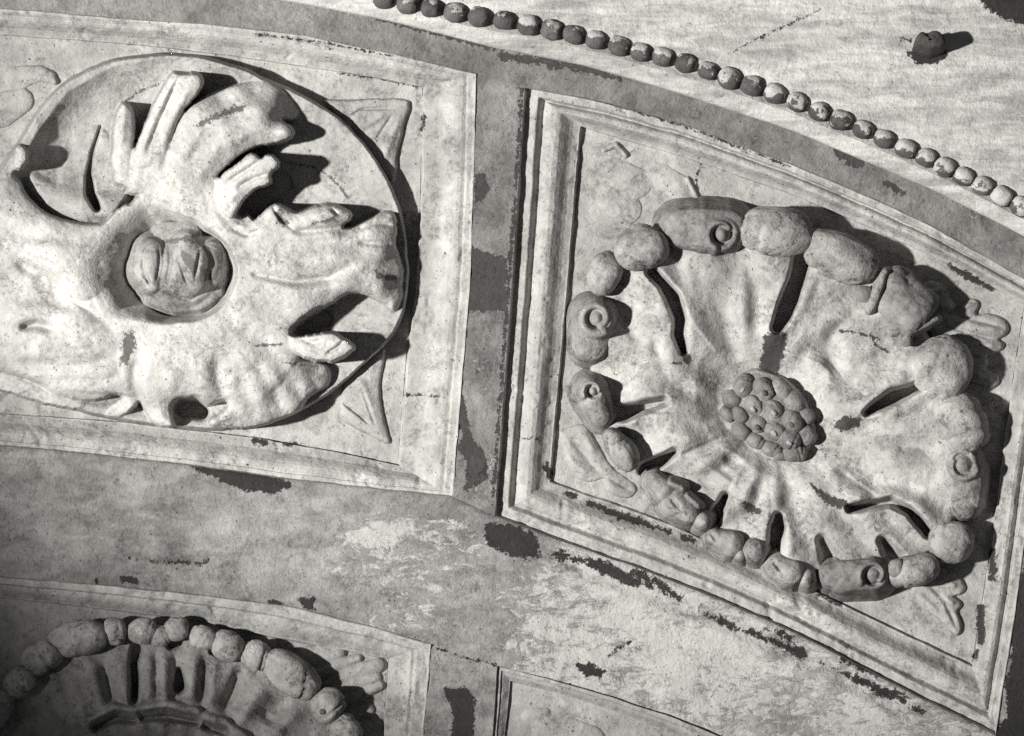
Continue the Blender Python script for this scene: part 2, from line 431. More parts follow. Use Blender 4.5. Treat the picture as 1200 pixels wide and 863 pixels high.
loss_shade_poly('wall', [(1186, 690), (1215, 640), (1300, 640), (1300, 930), (1168, 930), (1170, 852), (1180, 840), (1178, 800), (1186, 780)], 0.95, 5)
loss_shade_poly('fascia', [(1150, 4), (1170, 18), (1192, 26), (1260, 50), (1260, -60), (1120, -60)], 1, 3)
# rosettes
loss_shade_poly('r1', [(147, 391), (157, 389), (161, 405), (155, 413), (150, 428), (140, 428), (143, 410)], 0.9, 3)
loss_shade_line('r1', [(232, 146, 4), (262, 134, 5), (286, 125, 4)], 0.5, 3)
loss_shade_poly('r1', [(440, 318), (466, 322), (464, 330), (440, 326)], 0.7, 2)
loss_shade_poly('r1', [(318, 248), (328, 244), (338, 262), (330, 268)], 0.6, 3)
loss_shade_line('r1', [(368, 262, 2), (392, 256, 3)], 0.6, 2)
loss_shade_poly('bud', [(212, 294), (220, 297), (230, 312), (227, 320), (217, 313)], 0.9, 2)
loss_shade_poly('bud', [(236, 288), (250, 292), (260, 305), (254, 326), (230, 331), (236, 310)], 0.9, 2)
loss_shade_line('bud', [(196, 283, 2), (232, 276, 3)], 0.8, 3)
loss_shade_poly('r2', [(896, 393), (924, 390), (918, 415), (911, 438), (891, 436)], 1, 2)
loss_shade_line('r2', [(798, 402, 3), (805, 422, 4)], 1, 2)  # dark tail running on from the petal slot
loss_shade_poly('r2', [(868, 587), (880, 591), (893, 600), (886, 604), (873, 597)], 1, 2)
loss_shade_poly('r2', [(976, 500), (990, 487), (1010, 490), (1008, 500), (985, 506)], 0.8, 2)
loss_shade_poly('r2', [(949, 566), (960, 575), (1001, 593), (985, 598), (966, 588)], 1, 2)

for tg, pts in [('r1', [(148, 118), (165, 107), (186, 98)]), ('r1', [(335, 190), (372, 197), (392, 212), (408, 232)]), ('r1', [(300, 405), (330, 404)]), ('r2', [(985, 388), (1005, 390), (1030, 397)]), ('r2', [(1020, 392), (1026, 405), (1040, 412)]),
                ('r2', [(800, 427), (785, 426)]), ('r1', [(330, 425), (372, 430)]), ('c2frame', [(614, 514), (632, 514)]), ('c1frame', [(478, 463), (515, 465)]), ('wall', [(112, 678), (116, 700), (140, 725)]), ('wall', [(505, 757), (540, 770), (583, 779)]),
                ('c1frame', [(397, 86), (440, 92), (495, 104)]), ('c1frame', [(300, 40), (380, 50), (470, 68)]), ('c2frame', [(700, 118), (800, 147), (930, 197)]), ('c2panel', [(822, 190), (816, 212), (820, 236)]), ('fascia', [(860, 60), (900, 40), (960, 12)]), ('fascia', [(1050, 45), (1068, 48)])]:
    loss_shade_line(tg, [(x, y, 0.7) for x, y in pts], 0.9, 1.0)
loss_shade_poly('fascia', [(1062, 62), (1075, 55), (1108, 58), (1110, 68), (1095, 75), (1075, 75)], 1, 1)  # dark of the peg hole, its shade painted flat on the fascia

# ------------------------------------------------------------------ setting: painted ribs, bands, fascia
nx = 560
bt = resample(B_TOP, nx); ct = resample(C1['ot'] + C2['ot'] + [(1320, 398)], nx)
def match_x(A, xs): return np.stack([xs, np.interp(xs, A[:, 0], A[:, 1])], -1)
xs = np.linspace(-70, 1315, nx)
bt = match_x(resample(B_TOP, 900), xs); ct = match_x(np.array(C1['ot'] + C2['ot'] + [(1320, 398)], float), xs)
P = lerp_curves(bt, ct, 24)
wl = np.clip((420 - P[..., 0]) / 300, 0, 1)
patch('upper_band', P, np.zeros(P.shape[:2]), M_RIB, tone=0.29 + 0.1 * wl + 0.24 * fbm(P[..., 0], P[..., 1], 45, 41), flake_glint=0.10 + 0.15 * wl + 0.9 * fbm(P[..., 0], P[..., 1], 50, 45), tags=('rib',), kind='structure')
# vertical rib between the two upper coffers
nr = 230
A = resample(C1['orr'], nr); B = resample(C2['ol'], nr)
P = np.transpose(lerp_curves(A, B, 26), (1, 0, 2))
patch('upright_rib', P, np.zeros(P.shape[:2]), M_RIB, tone=0.29 + 0.26 * fbm(P[..., 0], P[..., 1], 45, 43), flake_glint=0.22 + 0.9 * fbm(P[..., 0], P[..., 1], 50, 44), tags=('rib',), kind='structure')
# lower band between the coffer rows
dt = match_x(np.array(C1['ob'] + C2['ob'] + [(1320, 945)], float), xs); et = match_x(np.array(C3['ot'] + C4['ot'] + [(1000, 935), (1320, 1100)], float), xs)
P = lerp_curves(dt, et, 84); X, Y = P[..., 0], P[..., 1]
below = Y - np.interp(X, dt[:, 0], dt[:, 1])
right = np.clip((X - 600) / 60, 0, 1)
z = right * (-3.0 * np.clip((below - 8) / 3, 0, 1) + 4.5 * np.exp(-((below - 40) / 9) ** 2) - 2 * np.clip((below - 44) / 20, 0, 1))
z = z - 4 * np.exp(-(below / 2.0) ** 2) * 0.5
fk = -0.14 + 0.54 * np.clip((X - 330) / 120, 0, 1) + fbm(X, Y, 120, 55, 4) * 0.9 + right * 0.30
fk = np.where(below < 26, fk - (1 - right) * 0.15 - 0.2 * np.clip((X - 440) / 60, 0, 1) * (1 - right), fk)
fk += 0.5 * np.exp(-((X - 425) / 45) ** 2 - ((Y - 628) / 9) ** 2) + 0.5 * np.exp(-((X - 395) / 15) ** 2 - ((Y - 668) / 9) ** 2)
tn = 0.39 + 0.22 * fbm(X, Y, 60, 58) - 0.05 * np.clip((X - 440) / 60, 0, 1) * (below < 30) + 0.05 * right
patch('lower_band', P, z, M_WALL, tone=tn, flake_glint=fk, tags=('wall',), kind='structure', jitter=1.3)
A = resample(C3['orr'], 200); B = resample(C4['ol'], 200)
P = np.transpose(lerp_curves(A, B, 30), (1, 0, 2))
patch('lower_rib', P, np.zeros(P.shape[:2]), M_WALL, tone=0.36, flake_glint=0.05, tags=('wall',), kind='structure', jitter=1.2)
A = resample(C2['orr'], 200); B = resample([(1330, 398), (1310, 945)], 200)
P = np.transpose(lerp_curves(A, B, 40), (1, 0, 2))
patch('side_rib', P, np.zeros(P.shape[:2]) - 1, M_WALL, tone=0.45, flake_glint=0.1, tags=('wall',), kind='structure')
# pale fillet under the beads
ft = match_x(resample(FIL_TOP, 900), xs)
P = lerp_curves(ft, bt, 14); v = np.linspace(0, 1, 14)[:, None] + 0 * P[..., 0]
z = np.where(v < 0.93, 16 - 7 * v ** 1.5, 0.5)
patch('fillet_band', P, z, M_FASCIA, tone=0.72 + 0.2 * fbm(P[..., 0], P[..., 1], 40, 61), tags=('fascia',), kind='structure')
# fascia above, leaning back
top = np.stack([xs + 0, np.minimum(-70 + 0 * xs, ft[:, 1] - 120)], -1)
P = lerp_curves(top, ft, 110); rise = (np.interp(P[..., 0], ft[:, 0], ft[:, 1]) - P[..., 1])
z = 17 - 0.16 * np.maximum(rise - 24, 0) - 7 * np.exp(-((rise - 10) / 8) ** 2)
patch('fascia', P, z, M_FASCIA, tone=0.76 + 0.14 * fbm(P[..., 0] * 0.4, P[..., 1] * 1.5, 30, 63), tags=('fascia',), kind='structure', jitter=1.2)

# ------------------------------------------------------------------ coffers
def frame_band(name, C, s0, s1, prof, parent, tags, tone, seed=0, n=(300, 260, 300, 260)):
    """a mitred moulding that runs round the coffer between fractions s0..s1 of its width"""
    rings = []
    ss = np.array([p[0] for p in prof]); zz = np.array([p[1] for p in prof])
    sv = np.unique(np.r_[np.linspace(s0, s1, max(4, int((s1 - s0) * 42))), ss[(ss >= s0) & (ss <= s1)]])
    outer = np.vstack([resample(C['ot'], n[0])[:-1], resample(C['orr'], n[1])[:-1], resample(C['ob'], n[2])[::-1][:-1], resample(C['ol'], n[3])[::-1][:-1]])
    inner = np.vstack([resample(C['it'], n[0])[:-1], resample(C['ir'], n[1])[:-1], resample(C['ib'], n[2])[::-1][:-1], resample(C['il'], n[3])[::-1][:-1]])
    P = outer[None] * (1 - sv)[:, None, None] + inner[None] * sv[:, None, None]
    X, Y = P[..., 0].copy(), P[..., 1].copy()
    X += fbm(X, Y, 26, 71 + seed, 4) * 2.2; Y += fbm(X, Y, 26, 72 + seed, 4) * 2.2
    z = np.interp(sv, ss, zz)[:, None] + fbm(X, Y, 50, 73, 4) * 3.4 + fbm(X, Y, 9, 74, 3) * 1.5 - 3.5 * np.clip(fbm(X, Y, 24, 76 + seed, 4) - 0.17, 0, 1) * 6
    V = W(X, Y, z).reshape(-1, 3)
    tn = tone + 0.10 * fbm(X, Y, 45, 75 + seed)
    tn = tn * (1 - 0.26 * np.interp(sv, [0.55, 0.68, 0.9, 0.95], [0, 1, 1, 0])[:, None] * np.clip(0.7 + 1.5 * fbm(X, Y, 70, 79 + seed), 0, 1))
    return mesh_obj(name, V, grid_faces(*X.shape, wrap=True), M_FRAME, parent, tn.ravel(), None, loss_shade_field(X, Y, tags).ravel())

def coons(C, nu, nv):
    T = resample(C['it'], nu); Bm = resample(C['ib'], nu); L = resample(C['il'], nv); R = resample(C['ir'], nv)
    u = np.linspace(0, 1, nu)[None, :, None]; v = np.linspace(0, 1, nv)[:, None, None]
    return (1 - v) * T[None] + v * Bm[None] + (1 - u) * L[:, None] + u * R[:, None] - ((1 - u) * (1 - v) * T[0] + u * (1 - v) * T[-1] + (1 - u) * v * Bm[0] + u * v * Bm[-1])

PROF = [(0, 1.0), (0.005, -1), (0.04, -9), (0.05, -9), (0.22, -8), (0.24, -9), (0.31, -17), (0.34, -18), (0.40, -13), (0.46, -10.5), (0.54, -9.5), (0.62, -11), (0.70, -15.5), (0.78, -21), (0.84, -23.5), (0.93, -25), (0.95, -25), (0.985, -33), (1.02, -34)]
PROF_S = [(0, 1.0), (0.005, -1), (0.05, -6), (0.06, -6), (0.3, -5.5), (0.33, -6.5), (0.38, -11), (0.45, -10), (0.7, -14), (0.92, -18), (0.95, -18), (0.985, -25), (1.02, -26)]
PROF_1 = [(0, 1.0), (0.01, -1), (0.04, -5), (0.14, -5), (0.17, -7.5), (0.24, -6), (0.31, -6), (0.40, -7.5), (0.50, -11), (0.60, -16), (0.70, -20), (0.80, -21.5), (0.93, -23), (0.95, -23), (0.985, -33), (1.02, -34)]
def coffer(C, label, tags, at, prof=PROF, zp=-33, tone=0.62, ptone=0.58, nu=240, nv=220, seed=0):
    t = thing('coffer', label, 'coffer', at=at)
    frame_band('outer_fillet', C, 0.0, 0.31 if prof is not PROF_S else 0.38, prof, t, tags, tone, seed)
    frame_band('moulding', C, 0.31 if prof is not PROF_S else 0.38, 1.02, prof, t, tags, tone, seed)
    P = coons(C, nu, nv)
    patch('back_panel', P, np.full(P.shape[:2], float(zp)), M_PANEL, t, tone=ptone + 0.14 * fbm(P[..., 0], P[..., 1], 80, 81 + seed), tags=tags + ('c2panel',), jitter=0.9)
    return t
cof1 = coffer(C1, 'pale coffer framing the big acanthus rosette with the smooth round bud', ('c1frame',), (215, 300, -33), PROF_1)
cof2 = coffer(C2, 'coffer right of the upright rib, framing the rosette ringed with curled knobs', ('c2frame',), (900, 460, -33), seed=5)
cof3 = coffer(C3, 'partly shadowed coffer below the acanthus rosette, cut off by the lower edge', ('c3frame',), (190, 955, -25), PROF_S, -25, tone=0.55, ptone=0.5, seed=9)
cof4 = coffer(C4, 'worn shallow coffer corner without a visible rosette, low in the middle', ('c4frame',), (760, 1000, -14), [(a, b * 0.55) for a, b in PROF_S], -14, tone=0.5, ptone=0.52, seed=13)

# ------------------------------------------------------------------ left rosette: acanthus
ros1 = thing('rosette', 'big pale acanthus leaf rosette curling round a smooth bud on a round dish', 'rosette', 'ceiling rosettes', (212, 318, -33))
ZOFF = -6.0
S = Sculpt(-62, 48, 500, 520, 1.25, -40)
X, Y = S.X, S.Y
rim = [(-34, 300), (-22, 240), (0, 200), (26, 163), (58, 112), (87, 91), (125, 73), (174, 65), (208, 64), (240, 66), (275, 78), (315, 94), (350, 112), (380, 124), (402, 143), (437, 179), (457, 214), (469, 243), (475, 280), (479, 325), (478, 348), (466, 386), (453, 402), (414, 438), (385, 462), (345, 486), (300, 499), (240, 504), (180, 497), (120, 488), (60, 470), (15, 452), (-30, 420), (-40, 360)]
sd = sdf_poly(X, Y, resample(rim + rim[:1], 150)[:-1])
ins = np.clip(-sd / 200, 0, 1)
sd = sd + fbm(X, Y, 30, 90, 3) * 4
zr = 9 - 8 * np.clip((X - 300) / 80, 0, 1) + 16 * np.clip((190 - X) / 150, 0, 1) * np.clip((260 - Y) / 60, 0, 1)
df = -22 + 10 * np.clip((X - 300) / 80, 0, 1)
wr = 4 + 8 * np.clip((200 - X) / 150, 0, 1)
dish = np.where(sd < -wr, df + (zr - 1 - df) * np.exp((sd + wr) / (34.0 - 0.6 * (zr - 9))), zr)
dish = np.where(sd > 0, zr - 1 - 14.0 * sd, dish)
S.H = np.maximum(S.H, dish)
cx, cy = 212., 318.
r = np.hypot(X - cx, (Y - cy) * 1.1); th = np.arctan2(Y - cy, X - cx)
leftness = np.clip(0.25 - 1.1 * np.cos(th - 0.25), 0, 1)
LF = S.leaf; G = S.groove
# ring of the funnel, under the leaves
S.H = np.where((r < 108) & (Y > 240), np.maximum(S.H, 46 - 0.10 * np.maximum(r - 80, 0)), S.H); S.own[(r < 108) & (Y > 240)] = 1
body = [(-60, 236), (8, 212), (30, 244), (62, 264), (100, 268), (140, 255), (165, 225), (190, 205), (225, 195), (255, 200), (268, 225), (270, 255), (290, 272), (330, 285), (335, 330), (335, 375), (352, 388), (356, 412), (340, 440), (310, 470), (270, 462), (235, 470), (205, 466), (180, 478), (150, 462), (110, 462), (60, 455), (20, 440), (-60, 425)]
LF(1, body, [(60, 300, 40), (60, 400, 38), (150, 420, 48), (230, 430, 52), (300, 420, 52), (310, 330, 50), (230, 230, 50), (20, 300, 36), (20, 420, 30)], 16, 22, 6)
LF(8, [(118, 148), (128, 160), (140, 190), (150, 230), (128, 258), (108, 250), (103, 215), (106, 185)], [(122, 165, -14), (125, 210, -4), (132, 245, 20)], 5, 12, 8)
LF(2, [(-60, 225), (5, 198), (16, 200), (26, 218), (42, 243), (68, 256), (98, 263), (128, 262), (150, 244), (165, 228), (195, 228), (215, 262), (175, 280), (150, 305), (130, 335), (100, 356), (70, 346), (30, 330), (-60, 330)],
   [(14, 212, 38), (40, 252, 46), (70, 264, 50), (110, 268, 52), (70, 300, 62), (10, 300, 46), (60, 335, 54), (110, 330, 64), (160, 246, 48), (195, 240, 50), (-40, 280, 36)], 24, 36, 10)
S.add(0, [(40, 215, 14, 6), (62, 232, 18, 16), (95, 242, 20, 20), (120, 240, 14, 16)], 12, 0.7, 10)
LF(7, [(16, 176), (20, 169), (28, 170), (33, 178), (32, 190), (25, 200), (17, 198)], [(24, 178, 44), (22, 195, 40)], 7, 8)
LF(3, [(-60, 338), (10, 334), (50, 340), (85, 352), (112, 372), (140, 395), (152, 430), (148, 452), (122, 468), (102, 472), (85, 469), (60, 461), (38, 449), (10, 434), (-60, 420)],
   [(-20, 380, 36), (30, 362, 48), (60, 400, 46), (20, 410, 38), (95, 375, 62), (110, 405, 58), (135, 430, 52), (95, 455, 36), (40, 440, 30)], 24, 40, 10)
LF(4, [(-60, 418), (0, 430), (38, 448), (70, 463), (95, 470), (108, 474), (92, 482), (50, 474), (0, 458), (-60, 446)], [(0, 440, 14), (60, 466, 16), (95, 474, 14)], 6, 8)
# lower petals with the drilled hollow between them
LF(20, [(118, 408), (170, 392), (212, 388), (262, 388), (300, 392), (330, 402), (342, 409), (356, 420), (374, 425), (387, 428), (389, 441), (385, 456), (372, 459), (364, 462), (357, 469), (352, 482), (338, 489), (326, 490), (316, 498), (300, 501), (285, 504), (264, 500), (250, 501), (240, 496),
        (250, 490), (262, 480), (270, 475), (268, 469), (260, 468), (247, 475), (236, 479), (230, 471), (218, 466), (206, 470), (200, 480), (202, 491), (208, 500), (196, 504), (182, 500), (171, 486), (165, 470), (152, 464), (138, 444)],
   [(150, 415, 52), (190, 420, 58), (235, 425, 60), (290, 415, 60), (186, 455, 55), (183, 485, 42), (215, 455, 56), (262, 455, 54), (300, 455, 50), (285, 490, 34), (330, 470, 36), (340, 430, 48), (375, 445, 24), (350, 455, 34)], 24, 34, 9)
LF(23, [(121, 485), (128, 475), (145, 463), (158, 455), (164, 462), (161, 474), (151, 484), (138, 490), (126, 490)], [(130, 482, 16), (158, 462, 34)], 6, 7)
# right petals
LF(14, [(240, 240), (256, 246), (266, 258), (277, 254), (284, 262), (298, 257), (309, 249), (317, 240), (323, 235), (333, 240), (339, 247), (350, 250), (360, 243), (374, 242), (385, 237), (396, 240), (401, 245), (412, 246), (417, 253), (409, 262), (397, 267), (414, 268), (428, 259), (446, 250), (458, 246), (466, 252), (462, 264), (467, 274), (461, 284), (469, 300), (473, 320), (472, 342), (468, 362), (458, 370), (452, 356), (438, 349), (425, 344), (410, 342), (399, 348), (388, 357), (374, 365), (363, 375), (352, 380), (346, 388), (330, 402), (290, 405), (268, 372), (258, 330), (256, 290)],
   [(258, 300, 50), (285, 268, 57), (300, 268, 57), (322, 246, 60), (345, 262, 54), (375, 253, 54), (408, 252, 52), (425, 275, 40), (460, 256, 26), (466, 300, 20), (440, 292, 36), (468, 330, 14), (380, 292, 48), (320, 300, 52), (330, 345, 56), (400, 330, 46), (440, 335, 38), (464, 350, 16), (350, 376, 56), (300, 385, 58)], 16, 22, 6)
G([(300, 322, 4, 0.5), (345, 331, 5, 1), (385, 327, 6, 1), (410, 312, 6, 0.4)], 11); G([(325, 306, 9, 0.6), (390, 304, 11, 1), (440, 308, 9, 0.6)], -6); G([(330, 345, 9), (390, 336, 8), (440, 336, 8)], -5)
G([(342, 272, 4), (375, 270, 4.5), (402, 266, 3)], 9); G([(350, 257, 6), (380, 250, 6), (406, 250, 4)], -4); G([(388, 244, 1.8), (396, 252, 2.5), (414, 249, 1.5)], 6); G([(318, 240, 2), (330, 258, 2.5), (345, 270, 2)], 6); G([(306, 270, 3), (290, 276, 3), (268, 266, 4)], 6)
G([(415, 270, 3), (440, 262, 3), (462, 264, 2)], 7); G([(418, 284, 3), (445, 286, 4), (464, 285, 3)], 7); G([(360, 284, 6), (410, 284, 6)], 4)
# fingers and the great tongue at the top
LF(9, [(134, 215), (130, 190), (131, 165), (135, 136), (141, 122), (148, 118), (155, 128), (160, 148), (157, 172), (160, 200), (158, 225)], [(147, 126, 30), (143, 160, 38), (146, 210, 42)], 12, 12, 4)
LF(10, [(148, 228), (152, 195), (158, 172), (172, 138), (188, 106), (198, 88), (205, 81), (212, 88), (220, 85), (233, 86), (241, 93), (237, 105), (223, 122), (211, 136), (204, 152), (196, 185), (194, 228)], [(205, 90, 46), (234, 92, 50), (190, 140, 48), (170, 190, 46), (170, 222, 46)], 11, 13, 4)
G([(209, 92, 2), (198, 118, 3.5), (184, 150, 4), (172, 182, 4)], 8); G([(222, 100, 4), (205, 136, 5), (186, 180, 5)], -3); G([(146, 135, 3), (142, 170, 4)], -3)
LF(12, [(160, 240), (178, 210), (194, 180), (202, 155), (209, 137), (224, 123), (240, 113), (262, 104), (280, 99), (300, 95), (318, 98), (336, 108), (348, 120), (353, 134), (340, 142), (327, 139), (338, 145), (347, 150), (346, 160), (332, 167), (314, 170), (298, 173), (283, 181), (270, 191), (258, 204), (251, 216), (252, 245), (225, 262), (180, 262)],
   [(300, 99, 22), (346, 125, 10), (262, 108, 30), (338, 154, 52), (300, 140, 56), (262, 150, 60), (225, 150, 52), (214, 185, 54), (240, 205, 54), (200, 235, 50), (225, 250, 52), (270, 185, 54)], 20, 34, 6)
G([(214, 205, 7), (236, 165, 8), (275, 140, 7), (315, 128, 5)], 4); G([(228, 215, 6), (255, 175, 8), (300, 152, 7)], -3)
# folds
for g_, d_ in [([(18, 306, 6), (45, 322, 8), (75, 342, 12)], 13), ([(5, 270, 6), (50, 280, 8), (95, 285, 7)], 5), ([(10, 352, 7), (60, 352, 8), (95, 366, 7)], 6), ([(22, 384, 4), (42, 381, 6), (62, 385, 4)], 16), ([(40, 402, 12), (80, 398, 10)], -5), ([(20, 424, 6), (90, 430, 8), (140, 420, 6)], 6), ([(55, 446, 5), (110, 448, 7), (146, 440, 6)], 5),
               ([(160, 420, 7), (158, 450, 8), (166, 474, 6)], 9), ([(250, 420, 9), (256, 445, 9), (264, 466, 6)], 7), ([(205, 430, 10), (198, 460, 9)], -5), ([(335, 484, 5), (318, 455, 9), (296, 420, 9)], 4), ([(300, 498, 4), (292, 470, 8), (280, 440, 8)], 3), ([(356, 470, 4), (340, 445, 9), (318, 415, 8)], 4), ([(280, 385, 8), (320, 398, 8)], 5)]: G(g_, d_)
S.dent([(283, 245, 5), (292, 236, 8), (306, 228, 10), (330, 214, 12)], -20, 9, 2); S.dent([(351, 390, 4), (362, 382, 6), (380, 374, 9)], -18, 9, 2)
S.dent([(213, 480, 7), (226, 480, 8), (237, 484, 6)], -30, 9, 2)
# undercut dark of the bowl and the split between fingers
S.dent([(118, 148, 0), (108, 178, 0.6), (104, 205, 1.5), (106, 228, 2.4), (114, 244, 1)], -34, 11, 2)
rq = np.maximum(r + 10 * fbm(X, Y, 40, 93, 3) - 55, 0); lf_ = leftness ** 0.8
cone = (-24 + rq * 7.0) * (1 - lf_) + (-24 + 100 * (1 - np.exp(-rq / 42.0))) * lf_
k_ = 4 + 18 * leftness
t_ = np.clip(0.5 + 0.5 * (S.H - cone) / k_, 0, 1); S.H = S.H * (1 - t_) + cone * t_ - k_ * t_ * (1 - t_) * 0.6
# curled lips that stand free of the hollows
LF(25, [(253, 212), (262, 202), (275, 192), (289, 183), (297, 178), (303, 181), (305, 187), (311, 181), (321, 182), (329, 190), (327, 198), (318, 203), (317, 209), (320, 214), (311, 219), (300, 221), (293, 228), (285, 238), (279, 250), (270, 258), (260, 250), (252, 230)], [(258, 220, 54), (285, 200, 60), (300, 184, 64), (324, 190, 67), (314, 212, 63), (280, 235, 58), (268, 248, 57)], 8, 10, 2, 2.2)
G([(266, 214, 2.5), (288, 200, 2.5), (306, 188, 2)], 6); G([(276, 222, 2.5), (296, 210, 2.5), (314, 204, 2)], 6); G([(268, 238, 4), (280, 222, 4)], -3)
LF(26, [(340, 394), (350, 393), (361, 394), (379, 389), (391, 390), (401, 396), (406, 398), (416, 405), (417, 410), (404, 418), (390, 424), (375, 424), (355, 419), (340, 411)], [(346, 402, 56), (375, 400, 62), (395, 396, 66), (412, 408, 66), (385, 416, 62)], 8, 10, 2, 1.6)
G([(404, 399, 1.5), (396, 407, 2), (383, 415, 1.5)], 7); G([(352, 398, 2.5), (366, 402, 3), (378, 399, 2)], 5)
S.smooth(1)
inside = np.clip((S.H + 30) / 20, 0, 1)
S.H += inside * (fbm(X, Y, 60, 191, 2) * 9.0 + fbm(X, Y, 46, 91, 4) * 4.0 + fbm(X, Y, 8, 97, 3) * 1.6)
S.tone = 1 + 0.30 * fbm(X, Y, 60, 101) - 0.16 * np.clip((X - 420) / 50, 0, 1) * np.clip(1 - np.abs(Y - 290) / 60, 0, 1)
NM = {0: 'dish', 1: 'funnel', 5: 'scooped_leaf'}; NM.update({i: 'acanthus_leaf' for i in range(1, 27) if i not in NM})
NM.update({9: 'leaf_finger', 10: 'leaf_finger', 11: 'leaf_finger', 25: 'curled_leaf_lip', 26: 'curled_leaf_lip'})
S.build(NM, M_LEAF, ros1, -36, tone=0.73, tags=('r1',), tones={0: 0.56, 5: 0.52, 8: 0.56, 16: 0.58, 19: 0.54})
# the bud
S = Sculpt(140, 250, 285, 385, 1.1, -40); X, Y = S.X, S.Y
d = np.hypot((X - 208) / 56, (Y - 318) / 54)
S.H = np.where(d < 1, -26 + 66 * np.sqrt(np.clip(1 - d * d, 0, 1)), -40)
ADD = S.add
ADD(1, [(178, 296, 15, 39), (174, 316, 18, 40), (179, 331, 12, 38)], 9, 3, 2)
ADD(2, [(216, 288, 15, 42), (224, 306, 21, 46), (230, 326, 13, 44)], 9, 3, 2)
ADD(2, [(246, 298, 15, 34), (248, 322, 12, 32)], 9, 3, 3)
ADD(3, [(195, 275, 14, 20), (220, 272, 14, 20)], 7, 3, 4)
ADD(4, [(178, 348, 8, 14), (205, 358, 8, 12), (232, 356, 8, 10), (255, 342, 7, 8)], 3, 3, 3)
for gx in (186, 191, 198, 202): S.groove([(gx, 288, 1.5), (gx + 1, 310, 1.5), (gx - 4, 334, 1.5)], 3)
for q in (6, 12, 18): S.groove([(170 - q * 0.2, 292 + q, 1.3), (163 + q * 0.5, 312 + q * 0.4, 1.3), (176, 338 - q * 0.3, 1.3)], 2.5)
S.groove([(208, 300, 1.6), (218, 330, 1.6), (232, 340, 1.6)], 4); S.groove([(244, 286, 1.6), (252, 310, 1.6), (240, 336, 1.6)], 4); S.groove([(196, 344, 2), (222, 352, 2), (250, 338, 2)], 5); S.groove([(186, 276, 2), (212, 268, 2)], 3)
S.groove([(235, 292, 2), (228, 332, 2)], 5); S.groove([(164, 318, 1.6), (180, 338, 1.6)], 3)
S.smooth(1); S.rough(0.7, 4)
S.tone = 1 + 0.0 * X; S.tone = 1 + 0.5 * fbm(X, Y, 30, 501, 3)
bud = S.build({0: 'bud', 1: 'bud_leaf', 2: 'bud_leaf', 3: 'bud_leaf', 4: 'bud_collar'}, M_DARK, ros1, -30, tone=0.5, tags=('bud',))
for e_ in bud[1:]: under(e_, bud[0])

# ------------------------------------------------------------------ knobs and curls for the ringed rosettes
def egg(name, x, y, a, b, ang, z, c, mat, parent, tone, seed, taper=0.0, e=0.86):
    nr_, nc_ = (40, 56) if a > 12 else (16, 24)
    v = np.linspace(0, math.pi, nr_)[:, None]; u = np.linspace(0, 2 * math.pi, nc_, endpoint=False)[None, :]
    sv = np.sin(v) ** e
    lx = np.sign(np.cos(v)) * np.abs(np.cos(v)) ** e + 0 * u; ly = sv * np.cos(u); lz = sv * np.sin(u)
    n = 1 + 0.30 * fbm(lx * 10 + seed * 17, ly * 10 + lz * 7, 16, seed + 7, 2) + 0.14 * fbm(lx * 10 + seed * 31, ly * 10 + lz * 13, 9, seed, 3) + 0.05 * fbm(lx * 30 + seed, ly * 30 + lz * 27, 8, seed + 3, 3)
    rr_ = random.Random(seed * 7 + 1)
    if a > 12:
        for q_ in range(rr_.choice((1, 2, 2))):
            c0, tl, ph = rr_.uniform(-0.6, 0.6), rr_.uniform(-0.5, 0.5), rr_.uniform(0, 6.28)
            n = n - rr_.uniform(0.05, 0.13) * np.exp(-((lx - c0 - tl * np.cos(u + ph) * sv) / rr_.uniform(0.05, 0.12)) ** 2) * np.clip(0.4 + np.cos(u + ph * 2), 0, 1)
        n = n + 0.05 * (0.25 - np.abs(fbm(lx * 22 + seed * 3, ly * 22 + lz * 17, 9, seed + 31, 3))) + 0.05 * fbm(lx * 60 + seed, ly * 60 + lz * 47, 9, seed + 41, 3)
        n = n - 0.34 * np.clip(fbm(lx * 16 + seed * 5, ly * 16 + lz * 11, 8, seed + 21, 3) - 0.14, 0, 1)
    tp = 1 + taper * lx
    lx, ly, lz = lx * a * n, ly * b * n * tp, lz * c * n * tp
    ca, sa = math.cos(math.radians(ang)), math.sin(math.radians(ang))
    X = x + lx * ca - ly * sa; Y = y + lx * sa + ly * ca; Z = z + lz + ZOFF
    V = W(X, Y, Z).reshape(-1, 3)
    tn = tone * (1 + 0.5 * fbm(X, Y, 22, seed + 50, 3))
    return mesh_obj(name, V, grid_faces(nr_, nc_, wrap=True)[:, ::-1], mat, parent, tn.ravel(), None, loss_shade_field(X, Y, ('r2k',)).ravel())

